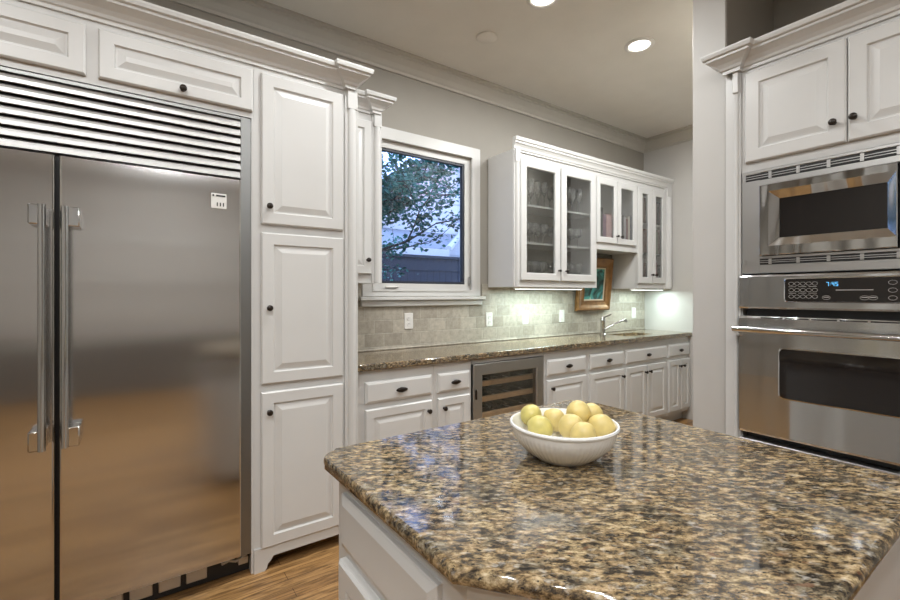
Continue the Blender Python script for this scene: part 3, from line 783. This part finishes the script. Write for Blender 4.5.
# picture
pc = thing('framed_picture', 'gold framed teal painting hung on the tile under the cabinets', 'picture', (fx(575, 2.845), 2.852, 1.152))
pc.rotation_euler = (math.radians(5.5), 0, 0)
pwd, phg = fx(607.8, 2.83) - fx(575, 2.83), .53
def pr_(i, y): return [(i, y, i), (pwd - i, y, i), (pwd - i, y, phg - i), (i, y, phg - i)]
obj('frame', loft(B(), [pr_(0, .0), pr_(0, -.026), pr_(.012, -.040), pr_(.03, -.036), pr_(.055, -.026), pr_(.085, -.022), pr_(.092, -.030), pr_(.10, -.018), pr_(.10, 0)], ring=True), GOLD, pc)
obj('liner', loft(B(), [pr_(.098, -.004), pr_(.098, -.019), pr_(.112, -.015), pr_(.112, -.004)], ring=True), LINER, pc)
obj('canvas', box(B(), .108, pwd - .108, -.012, -.002, .108, phg - .108), ART, pc)
# under-cabinet lamps
def bar(x0, x1, label, pw):
    z = ZU0
    t = thing('under_cabinet_light', label, 'lamp', ((x0 + x1) / 2, YU + .055, z))
    hw = (x1 - x0) / 2
    obj('housing', box(B(), -hw, hw, -.03, .03, -.016, 0, .003), PLATE, t)
    obj('lens', box(B(), -hw + .01, hw - .01, -.022, .022, -.019, -.015), BARL, t)
    ld = bpy.data.lights.new('bar_glow', 'AREA'); ld.shape = 'RECTANGLE'; ld.size = 2 * hw - .02; ld.size_y = .045; ld.energy = pw; ld.color = BAR_COL
    l = bpy.data.objects.new('bar_glow', ld); COL.objects.link(l); l.parent = t; l.location = (0, 0, -.021)
bar(2.50, 3.30, 'slim white light bar under the stemware cabinet', BAR_W * 1.4)
bar(4.12, 4.66, 'slim white light bar under the end wall cabinet', BAR_W * .75)

# ---------------------------------------------------------------- oven tower
XO = 2.40
TY = gy(725.6, 2.40)
def LY(px, X): return TY - gy(px, X)       # local x of the tower: from its left edge
ot = thing('oven_cabinet', 'tall white oven cabinet with two panel doors over the microwave', 'cabinet', (XO, TY, 0), -PI / 2)
AP0 = LY(743, XO); AP1 = AP0 + .765; TW = AP1 + AP0
bm = B(); D = .64
box(bm, 0, AP0 - .001, 0, D, 0, ZT); box(bm, AP1 + .001, TW, 0, D, 0, ZT)
box(bm, AP0 - .001, AP1 + .001, 0, D, 1.90, ZT); box(bm, AP0 - .001, AP1 + .001, 0, D, .10, .60); box(bm, AP0, AP1, .06, D, 0, .1)
box(bm, AP0 - .001, AP1 + .001, D - .02, D, .60, 1.90)
obj('body', bm, WHITE, ot)
xq = XO - .021
g = [LY(744.5, xq), LY(846.2, xq), LY(847.6, xq)]; g.append(g[2] + g[1] - g[0])
tz0, tz1 = gz(746, 163, xq), gz(744, 74, xq)
raised_door(ot, g[0], g[1], tz0, tz1, kn=(LY(834, xq), gz(834, 123, xq)))
raised_door(ot, g[2], g[3], tz0, tz1, kn=(LY(854.5, xq), gz(854, 117.5, xq)))
slab_drawer(ot, AP0, AP1, .35, .57)
raised_door(ot, AP0, (AP0 + AP1) / 2 - .002, .13, .33); raised_door(ot, (AP0 + AP1) / 2 + .002, AP1, .13, .33)
pilaster(ot, LY(731, XO - .03), AP0 - .005, .0, ZT, 0, .115)
bm = crown_mesh(B(), [(TY - 1.004, .035), (TY - 1.004, -.034), (AP0 - .006, -.034), (AP0 - .006, 0), (TW, 0)], CROWN, ZT - .015)
cr = obj('cornice', bm, WHITE, ot)
# microwave
mw = thing('microwave', 'built-in stainless microwave with black window above the wall oven', 'microwave', (XO, TY - AP0, 1.412), -PI / 2)
MW_, MH = .765, .486
zl_ = lambda z: z - 1.412
def LM(px, X): return TY - AP0 - gy(px, X)
obj('housing', box(B(), .01, MW_ - .01, .02, .50, .01, MH - .01), BLACK, mw)
md0, md1 = LM(759, 2.37), LM(897.5, 2.37); mz0, mz1 = zl_(1.494), zl_(1.820)
bm = B()
box(bm, 0, md0 - .004, -.012, .02, 0, MH, .002); box(bm, MW_ - .03, MW_, -.012, .02, 0, MH, .002)
box(bm, md0 - .004, MW_ - .03, -.012, .02, 0, zl_(1.452), .002)
box(bm, md0 - .004, MW_ - .03, -.016, .02, zl_(1.480), mz0 - .003, .001); box(bm, md0 - .004, MW_ - .03, -.016, .02, mz1 + .003, zl_(1.848), .001)
box(bm, 0, MW_, -.014, .02, zl_(1.884), MH, .002)
obj('trim_frame', bm, STEEL_T, mw)
def vent(z0, z1, name='vent_louver'):
    bm = B(); n = 4; x0, x1 = .012, MW_ - .012
    for k in range(n):
        z = z0 + (z1 - z0) * (k + .2) / n; box(bm, x0, x1, -.011, .0, z, z + (z1 - z0) / n * .45)
    for k in range(8):
        x = x0 + (x1 - x0) * k / 7; box(bm, x - .004, x + .004, -.013, .0, z0, z1)
    obj(name, bm, STEEL_T, mw)
obj('vent_backing', box(B(), .004, MW_ - .004, -.0125, .018, zl_(1.850), zl_(1.882)), BLACK, mw)
def vents(z0, z1):
    bm = B(); x0, x1 = .012, MW_ - .012; n = 7
    for k in range(n + 1):
        x = x0 + (x1 - x0) * k / n; box(bm, x - .006, x + .006, -.016, -.012, z0, z1)
    for q in (.33, .66): box(bm, x0, x1, -.0145, -.012, z0 + (z1 - z0) * q - .0015, z0 + (z1 - z0) * q + .0015)
    obj('vent_louver', bm, STEEL_T, mw)
vents(zl_(1.850), zl_(1.882))
obj('vent_backing', box(B(), md0 - .003, MW_ - .031, -.0118, .018, zl_(1.453), zl_(1.479)), BLACK, mw)
vents(zl_(1.453), zl_(1.479))
wi0, wi1 = LM(778.5, 2.38) - md0, LM(887, 2.38) - md0
wz0_, wz1_ = gz(778, 237.5, 2.38) - 1.412 - mz0, gz(778, 198, 2.38) - 1.412 - mz0
mdw, mdh = md1 - md0, mz1 - mz0
def rq(l, r, b, t, y): return [(l, y, b), (r, y, b), (r, y, t), (l, y, t)]
bo = .036
L = [rq(0, mdw, 0, mdh, .012), rq(0, mdw, 0, mdh, -.028), rq(.003, mdw - .003, .003, mdh - .003, -.031), rq(wi0 - bo, wi1 + bo * .8, wz0_ - bo, wz1_ + bo, -.031), rq(wi0, wi1, wz0_, wz1_, -.010), rq(wi0, wi1, wz0_, wz1_, .012)]
d = obj('door', loft(B(), L, ring=True), FRAMEC, mw, (md0, 0, mz0))
obj('window', box(B(), wi0 - .002, wi1 + .002, -.006, .008, wz0_ - .002, wz1_ + .002), BGLASS, d)
obj('control_panel', box(B(), md1 + .004, MW_ - .031, -.028, .012, mz0, mz1, .002), BGLASS, mw)
# wall oven
ov = thing('built_in_oven', 'stainless wall oven with bar handle and dark window below the microwave', 'oven', (XO, TY - AP0, .60), -PI / 2)
zo = lambda z: z - .60
obj('housing', box(B(), .01, MW_ - .01, .02, .58, .0, .802), BLACK, ov)
bm = B(); P = [(.02, zo(1.247)), (-.030, zo(1.247)), (-.034, zo(1.255)), (-.030, zo(1.395)), (-.024, zo(1.403)), (.02, zo(1.403))]
loft(bm, [[(-.003, a, b) for a, b in P], [(MW_ + .003, a, b) for a, b in P]])
cp = obj('control_panel', bm, STEEL_O, ov)
xp = XO - .034
cpx0 = TY - AP0 - gy(785.5, xp); cz0, cz1 = zo(1.284), zo(1.380)
gl_ = obj('display_glass', loft(B(), [[(cpx0 + a, -.0305 if q == 0 else -.036, cz0 + b) for a, b in rrect(.60, cz1 - cz0, .008, 3)] for q in (0, 1)]), BGLASS, cp)
obj('display_bezel', loft(B(), [[(cpx0 + a - e, y, cz0 + b - e) for a, b in rrect(.60 + 2 * e, cz1 - cz0 + 2 * e, .010, 3)] for e, y in ((.006, -.030), (.006, -.0345), (.001, -.0375), (.0, -.033))], ring=True), CHROME, cp)
bm = B(); yk_ = -.0366
def ringz(bm, cx, cz, rx, rz, t=.0012, seg=12):
    for k in range(seg):
        a0, a1 = 2 * PI * k / seg, 2 * PI * (k + 1) / seg
        q = [(cx + rx * math.cos(a0), yk_, cz + rz * math.sin(a0)), (cx + rx * math.cos(a1), yk_, cz + rz * math.sin(a1)), (cx + (rx - t) * math.cos(a1), yk_, cz + (rz - t) * math.sin(a1)), (cx + (rx - t) * math.cos(a0), yk_, cz + (rz - t) * math.sin(a0))]
        bm.faces.new([bm.verts.new(p) for p in q])
def dash(x0, x1, z, t=.002):
    bm.faces.new([bm.verts.new(p) for p in ((x0, yk_, z), (x1, yk_, z), (x1, yk_, z + t), (x0, yk_, z + t))])
for r in range(3):
    for k in range(5): ringz(bm, cpx0 + .022 + k * .021, cz0 + .020 + r * .028, .0098, .008)
for k in range(6): dash(cpx0 + .012 + (k % 3) * .036, cpx0 + .040 + (k % 3) * .036, cz0 + .034 + (k // 3) * .028, .0016)
zc_ = cz0 + .058
dash(cpx0 + .175, cpx0 + .29, cz0 + .046, .003)
for x in (.135, .255, .280): dash(cpx0 + x, cpx0 + x + .018, cz0 + .016, .003); ringz(bm, cpx0 + x + .009, cz0 + .016, .014, .009)
for r in range(3): ringz(bm, cpx0 + .345, cz0 + .016 + r * .030, .013, .009)
for r in range(4):
    for k in range(4):
        if r or 0 < k < 3: ringz(bm, cpx0 + .395 + k * .022, cz0 + .014 + r * .023, .0095, .0095)
obj('key_print', bm, KEYS, cp)
SEG7 = {'7': 'abc', '4': 'fgbc', '5': 'afgcd'}
bm = B()
def quad(x0, x1, z0, z1):
    bm.faces.new([bm.verts.new((p, yk_ - .0002, q)) for p, q in ((x0, z0), (x1, z0), (x1, z1), (x0, z1))])
x = gy(785.5, xp) - gy(826.5, xp) + cpx0; zz = cz0 + .064; dw, dh, dt = .0085, .017, .0022
for chh in '7:45':
    if chh == ':':
        quad(x, x + dt, zz + dh * .25, zz + dh * .25 + dt); quad(x, x + dt, zz + dh * .65, zz + dh * .65 + dt); x += .006; continue
    for sg in SEG7[chh]:
        if sg == 'a': quad(x, x + dw, zz + dh - dt, zz + dh)
        if sg == 'g': quad(x, x + dw, zz + dh / 2 - dt / 2, zz + dh / 2 + dt / 2)
        if sg == 'd': quad(x, x + dw, zz, zz + dt)
        if sg == 'f': quad(x, x + dt, zz + dh / 2, zz + dh)
        if sg == 'b': quad(x + dw - dt, x + dw, zz + dh / 2, zz + dh)
        if sg == 'c': quad(x + dw - dt, x + dw, zz, zz + dh / 2)
    x += .0120
obj('clock_digits', bm, DIGIT, cp)
# oven door, gently bowed
dz0, dz1 = zo(.663), zo(1.212)
xw = XO - .045
ow0 = TY - AP0 - gy(780, xw); ow1 = MW_ - ow0
oz0, oz1 = zo(gz(780, 397.5, xw)), zo(gz(780, 349, xw))
bm = B(); P = [(.02, dz0), (-.036, dz0), (-.042, dz0 + .01), (-.046, (dz0 + dz1) / 2), (-.042, dz1 - .01), (-.036, dz1), (.02, dz1)]
loft(bm, [[(0, a, b) for a, b in P], [(MW_, a, b) for a, b in P]])
od = obj('door', bm, STEEL_O, ov, smooth=True)
wloops = [[(ow0 + a - e, y, oz0 + b - e) for a, b in rrect(ow1 - ow0 + 2 * e, oz1 - oz0 + 2 * e, .018, 5)] for e, y in ((.006, -.040), (.006, -.048), (.001, -.050), (0, -.0465))]
obj('window_bezel', loft(B(), wloops, fill=False, back=False), CHROME, od)
obj('window', loft(B(), [[(ow0 + a, y, oz0 + b) for a, b in rrect(ow1 - ow0, oz1 - oz0, .018, 5)] for y in (-.038, -.0468)]), BGLASS, od)
hz = zo(1.152); bm = B()
pts = [(-.004 + (MW_ + .008) * k / 12, -.098 - .012 * math.sin(PI * k / 12), hz) for k in range(13)]
tube(bm, pts, .0135, 14)
for x in (.004, MW_ - .004): 
    P = [(-.040, hz - .038), (-.098, hz - .012), (-.108, hz), (-.100, hz + .013), (-.040, hz + .012)]
    loft(bm, [[(x - .009, a, b) for a, b in P], [(x + .009, a, b) for a, b in P]])
obj('handle', bm, CHROME, od, smooth=True)
bm = B(); n = 6
for k in range(n):
    x = .09 + (MW_ - .2) * k / n; box(bm, x, x + .085, -.0425, -.036, dz1 - .008, dz1 - .004)
obj('door_vent', bm, BLACK, od)
bm = B(); box(bm, 0, MW_, -.036, .02, .0, .030, .002); obj('bottom_trim', bm, STEEL_T, ov)
bm = B()
for k in range(7):
    x = .02 + (MW_ - .04) * k / 7; box(bm, x, x + .08, -.037, -.034, .012, .017)
obj('bottom_vent', bm, BLACK, ov)

# ---------------------------------------------------------------- island
ix0, ix1, iy0, iy1 = .376, 1.382, .180, 1.114
chx, chy = .28, .35      # clipped near corner
def island_poly(i, r=.03):
    P = []
    for cx, cy, a0 in ((ix1 - i - r, iy1 - i - r, 0), (ix0 + i + r, iy1 - i - r, 90)):
        for q in range(6):
            t = math.radians(a0 + 18 * q); P.append((cx + r * math.cos(t), cy + r * math.sin(t)))
    L = math.hypot(chx, chy); n = (-chy / L, -chx / L)       # outward normal of the clipped side
    k = ((ix0 * n[0] + (iy0 + chy) * n[1]) - i)              # the clip line moved inward
    P.append((ix0 + i, (k - (ix0 + i) * n[0]) / n[1])); P.append(((k - (iy0 + i) * n[1]) / n[0], iy0 + i))
    P.append((ix1 - i, iy0 + i))
    return P
IX, IY = ix0 + .038, 1.03
isl = thing('kitchen_island', 'white panelled island base in the foreground under the fruit bowl', 'island', (IX, IY, 0), -PI / 2)
def loc_(P): return [(IY - y, x - IX) for x, y in P]
bm = B(); prism(bm, loc_(island_poly(.038, .004)), .10, .8845); prism(bm, loc_(island_poly(.10, .004)), 0, .10)
obj('body', bm, WHITE, isl)
ya, yb_ = gy(346, IX), gy(442.5, IX)
zA, zB = gz(346, 492, IX), gz(346, 545, IX)
slab_drawer(isl, IY - ya, IY - yb_, zB, zA, pull=False, t=.018, e=.02)
raised_door(isl, IY - ya, IY - yb_, .13, zB - .028, rail=.05)
bm = B(); prism(bm, island_poly(0, .045), .885, .914)
es = [e for e in bm.edges if abs(e.verts[0].co.z - e.verts[1].co.z) < 1e-5]
bmesh.ops.bevel(bm, geom=es, offset=.012, segments=4, affect='EDGES', profile=.5)
tag(obj('island_countertop', bm, GRAN, smooth=True), 'thick speckled granite top of the foreground island', 'countertop')
# bowl
BX, BY = .862, .737
bm = B()
prof = [(0, .006), (.050, .006), (.062, .0), (.068, .0), (.073, .004), (.093, .018), (.112, .038), (.122, .056), (.1265, .071), (.1265, .075), (.130, .077), (.1315, .081), (.130, .085), (.126, .085), (.1235, .080), (.1215, .068), (.114, .044), (.096, .024), (.070, .013), (0, .011)]
def flute_(a, h):
    return 1 + (.010 * math.cos(a * 64) if .006 < h < .058 else 0)
lathe(bm, prof[:10], 256, rf=flute_)
top = B(); lathe(top, prof[9:], 256)
me_t = bpy.data.meshes.new('t'); top.to_mesh(me_t); top.free(); bm.from_mesh(me_t); bpy.data.meshes.remove(me_t)
fl = [f for f in bm.faces if len(f.verts) > 50]; bmesh.ops.delete(bm, geom=fl, context='FACES_ONLY')
bmesh.ops.remove_doubles(bm, verts=bm.verts, dist=.0002)
tag(obj('fruit_bowl', bm, PORC, loc=(BX, BY, .9145), smooth=True), 'white porcelain bowl with ribbed sides on the granite island', 'bowl')
# lemons
def lemon_mesh(name, m, seed, r=.030):
    bm = B(); rn = random.Random(seed)
    bmesh.ops.create_icosphere(bm, subdivisions=4, radius=1)
    ph = [rn.uniform(0, 6) for _ in range(4)]
    for v in bm.verts:
        c = v.co.copy()
        k = 1 + .035 * math.sin(3 * c.x + ph[0]) * math.sin(2 * c.y + ph[1]) + .02 * math.sin(4 * c.z + ph[2])
        z = c.z * 1.06
        if abs(c.z) > .93: z += math.copysign((abs(c.z) - .93) * 1.1, c.z)
        v.co = Vector((c.x * k, c.y * k, z)) * r
    me = bpy.data.meshes.new(name); bmesh.ops.recalc_face_normals(bm, faces=bm.faces); bm.to_mesh(me); bm.free()
    for p in me.polygons: p.use_smooth = True
    me.materials.append(m); return me
pos = [[.8511, .8368, .995], [.8268, .7817, .9797], [.9135, .8095, .9779], [.9123, .7312, 1.0153], [.9725, .736, 1.0011], [.8578, .7099, .9944], [.93, .6774, .99], [.8312, .6536, .9945]]
labs = ['greenish lemon highest at the left back of the bowl', 'large greenish lemon at the left front of the bowl', 'yellow lemon sunk between the left pair and the middle lemons', 'yellow lemon on top of the pile', 'yellow lemon half hidden behind the topmost one', 'yellow lemon at the front centre, below the topmost one', 'yellow lemon at the right side with dark stem end', 'yellow lemon low at the front rim of the bowl']
lm = [lemon_mesh('lemon', LEMON, k) for k in range(3)]; lg = [lemon_mesh('lemon', LEMONG, 9)]
rl = random.Random(11)
for i, (p, lb) in enumerate(zip(pos, labs)):
    o = bpy.data.objects.new('lemon', lg[0] if i < 2 else lm[i % 3]); COL.objects.link(o)
    o.location = p; o.rotation_euler = (rl.uniform(.6, 2.2), rl.uniform(-.5, .5), rl.uniform(0, 6))
    if i in (0, 4, 7): o.scale = (.92,) * 3
    if i == 6: o.rotation_euler = (PI / 2, 0, .55 + PI)
    tag(o, lb, 'lemon', 'lemons in the white bowl')
    if i == 6:
        s = obj('stem_end', lathe(B(), [(0, .0), (.004, .0), (.0055, .0015), (.003, .003), (0, .003)], 10), BRONZE, o, (0, 0, .0322))

# ---------------------------------------------------------------- ceiling fittings and added fill lamps
def can(x, y, label):
    t = thing('recessed_light', label, 'ceiling light', (x, y, ZC), 0)
    obj('trim_ring', lathe(B(), [(.066, -.001), (.098, -.001), (.098, -.005), (.090, -.009), (.076, -.010), (.068, -.003)], 32), PLATE, t, smooth=True)
    obj('lens', lathe(B(), [(0, -.0045), (.068, -.0045), (.068, -.001), (0, -.001)], 32), LENS, t)
    ld = bpy.data.lights.new('can_glow', 'AREA'); ld.shape = 'DISK'; ld.size = .13; ld.energy = CAN_W; ld.color = CAN_COL
    l = bpy.data.objects.new('can_glow', ld); COL.objects.link(l); l.parent = t; l.location = (0, 0, -.012)
can(2.86, 1.77, 'round recessed ceiling light shining left of the wall end')
can(1.94, 1.81, 'round recessed ceiling light cut by the top edge, over the counter aisle')
can(3.7, 1.55, 'added fill light hidden behind the wall end')  # from here on: unseen lamps added to even out the brightness
can(3.0, 1.36, 'added fill light hidden behind the wall end, nearer the partition')
can(.95, 1.55, 'added fill light out of view over the pantry')
can(.0, .3, 'added fill light out of view above the camera')
can(.8, -.4, 'added fill light out of view above the island')
can(-1.3, .9, 'added fill light out of view in front of the freezer side')
can(-.75, .35, 'added fill light out of view left of the island')
can(-.5, -.5, 'added fill light out of view behind the camera')
can(.3, -2.2, 'added fill light out of view near the far wall')
can(-1.4, -1.3, 'added fill light out of view behind to the left')
can(1.2, -1.7, 'added fill light out of view behind the island')
o = obj('ceiling_cover', lathe(B(), [(0, 0), (.07, 0), (.07, -.006), (.06, -.012), (0, -.013)], 32), CEIL, None, (1.93, 2.31, ZC), smooth=True)
tag(o, 'small flat round cover on the ceiling above the window', 'ceiling cover')

# ---------------------------------------------------------------- outdoors
struct(obj('ground', box(B(), -12, 20, YB + .15, 30, -.35, -.15), LAWN), 'dark lawn outside the window')
fn = thing('fence', 'dark board fence standing outside the window', 'fence', (3, 7, -.15))
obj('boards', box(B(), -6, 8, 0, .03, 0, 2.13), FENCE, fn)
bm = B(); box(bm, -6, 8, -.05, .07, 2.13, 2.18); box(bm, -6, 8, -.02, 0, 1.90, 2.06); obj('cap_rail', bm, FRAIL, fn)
hs = thing('neighbour_house', 'pale lap sided house with gable roof beyond the fence', 'house', (4.5, 11, -.15))
HX, HY = 4.5, 11
def rk(px, py, y): return fx(px, y) - HX, fz(px, py, y) + .15
(ra, za), (rb, zb) = rk(434, 176, HY), rk(456, 159.5, HY)
sl = (zb - za) / (rb - ra)
rz = lambda x: za + sl * (x - ra)
P = [(-2.2, 0), (9, 0), (9, rz(6.0)), (6.0, rz(6.0)), (-2.2, rz(-2.2))]
obj('gable_wall', loft(B(), [[(x, 0, z) for x, z in P], [(x, 4, z) for x, z in P]]), SIDING, hs)
P = [(-2.9, rz(-2.9) + .02), (6.2, rz(6.2) + .02), (6.2, rz(6.2) + .24), (-2.9, rz(-2.9) + .24)]
obj('gable_roof', loft(B(), [[(x, -.35, z) for x, z in P], [(x, 4.3, z) for x, z in P]]), ROOFM, hs)
P = [(-2.95, rz(-2.95) - .10), (6.2, rz(6.2) - .10), (6.2, rz(6.2) + .16), (-2.95, rz(-2.95) + .16)]
obj('rake_board', loft(B(), [[(x, -.42, z) for x, z in P], [(x, -.355, z) for x, z in P]]), TRIMW, hs)
(fa, fza), (fb, fzb) = rk(448, 249, 8.4), rk(460, 235, 10.98)
obj('lean_to_roof', loft(B(), [[(-4.4, -2.6, fza), (fa, -2.6, fza), (fa, -2.6, fza - .12), (-4.4, -2.6, fza - .12)], [(-4.4, -.02, fzb), (fb, -.02, fzb), (fb, -.02, fzb - .12), (-4.4, -.02, fzb - .12)]]), ROOFM, hs)
obj('hip_trim', tube(B(), [(fa, -2.62, fza), (fb, -.04, fzb + .02)], .08, 6), TRIMW, hs)
obj('eave_board', box(B(), -4.4, fa, -2.66, -2.6, fza - .22, fza - .02), TRIMW, hs)
obj('lean_to_wall', box(B(), -4.2, .4, -2.3, -.02, 0, fza - .12), SIDING, hs)
tr = thing('tree', 'leafy green tree outside the left half of the window', 'tree', (1.30, 4.45, -.15))
bm = B(); rt = random.Random(3); tips = []
tube(bm, [(0, 0, 0), (.05, 0, .9), (0, .05, 1.7), (.05, .05, 2.4), (.1, 0, 3.4)], [.09, .075, .065, .05, .03], 8)
def branch(p, d, ln, r, depth):
    pts = [Vector(p)]; dd = Vector(d).normalized()
    for k in range(4):
        dd = (dd + Vector((rt.uniform(-.25, .25), rt.uniform(-.25, .25), rt.uniform(-.12, .16)))).normalized()
        pts.append(pts[-1] + dd * ln / 4)
        tips.append((pts[-1].copy(), depth))
    tube(bm, pts, [r, r * .8, r * .65, r * .5, r * .3], 5)
    if depth:
        for k in range(5):
            q = pts[1 + k % 4]
            branch(q, dd + Vector((rt.uniform(-.9, .9), rt.uniform(-.9, .9), rt.uniform(-.35, .6))), ln * .55, r * .45, depth - 1)
for z, dx, dy, dz, ln in ((1.95, 1, .25, .12, 1.7), (2.25, 1, .1, .16, 1.9), (1.75, 1, -.1, .18, 1.5), (2.0, .9, .2, .42, 1.5), (2.2, .9, -.3, .3, 1.3), (2.4, .8, .1, .55, 1.4), (2.7, .8, .2, .5, 1.1), (3.0, .6, -.2, .9, .9), (2.5, -.5, -.3, .6, 1.0), (3.3, .2, .1, 1, .7), (2.0, -.7, .3, .5, 1.0)):
    branch((.03, .03, z), (dx, dy, dz), ln, .022, 2)
obj('trunk', bm, BARK, tr)
bm = B()
for p, dp in tips:
    if dp == 2: continue
    dens = (16 if p.x < 1.3 else 9) if p.z > 2.15 else 5
    for k in range(dens):
        c = p + Vector((rt.gauss(0, .06), rt.gauss(0, .06), rt.gauss(0, .05)))
        a = Vector((rt.uniform(-1, 1), rt.uniform(-1, 1), rt.uniform(-.6, .3))).normalized(); b = a.orthogonal().normalized()
        b = (Matrix.Rotation(rt.uniform(0, 6), 3, a) @ b); L_ = rt.uniform(.045, .075); Wd = L_ * .3
        n_ = a.cross(b)
        bm.faces.new([bm.verts.new(q) for q in (c, c + a * L_ * .5 + b * Wd + n_ * .006, c + a * L_, c + a * L_ * .5 - b * Wd + n_ * .006)])
me = bpy.data.meshes.new('foliage'); bm.to_mesh(me); bm.free(); link('foliage', me, LEAF, tr)
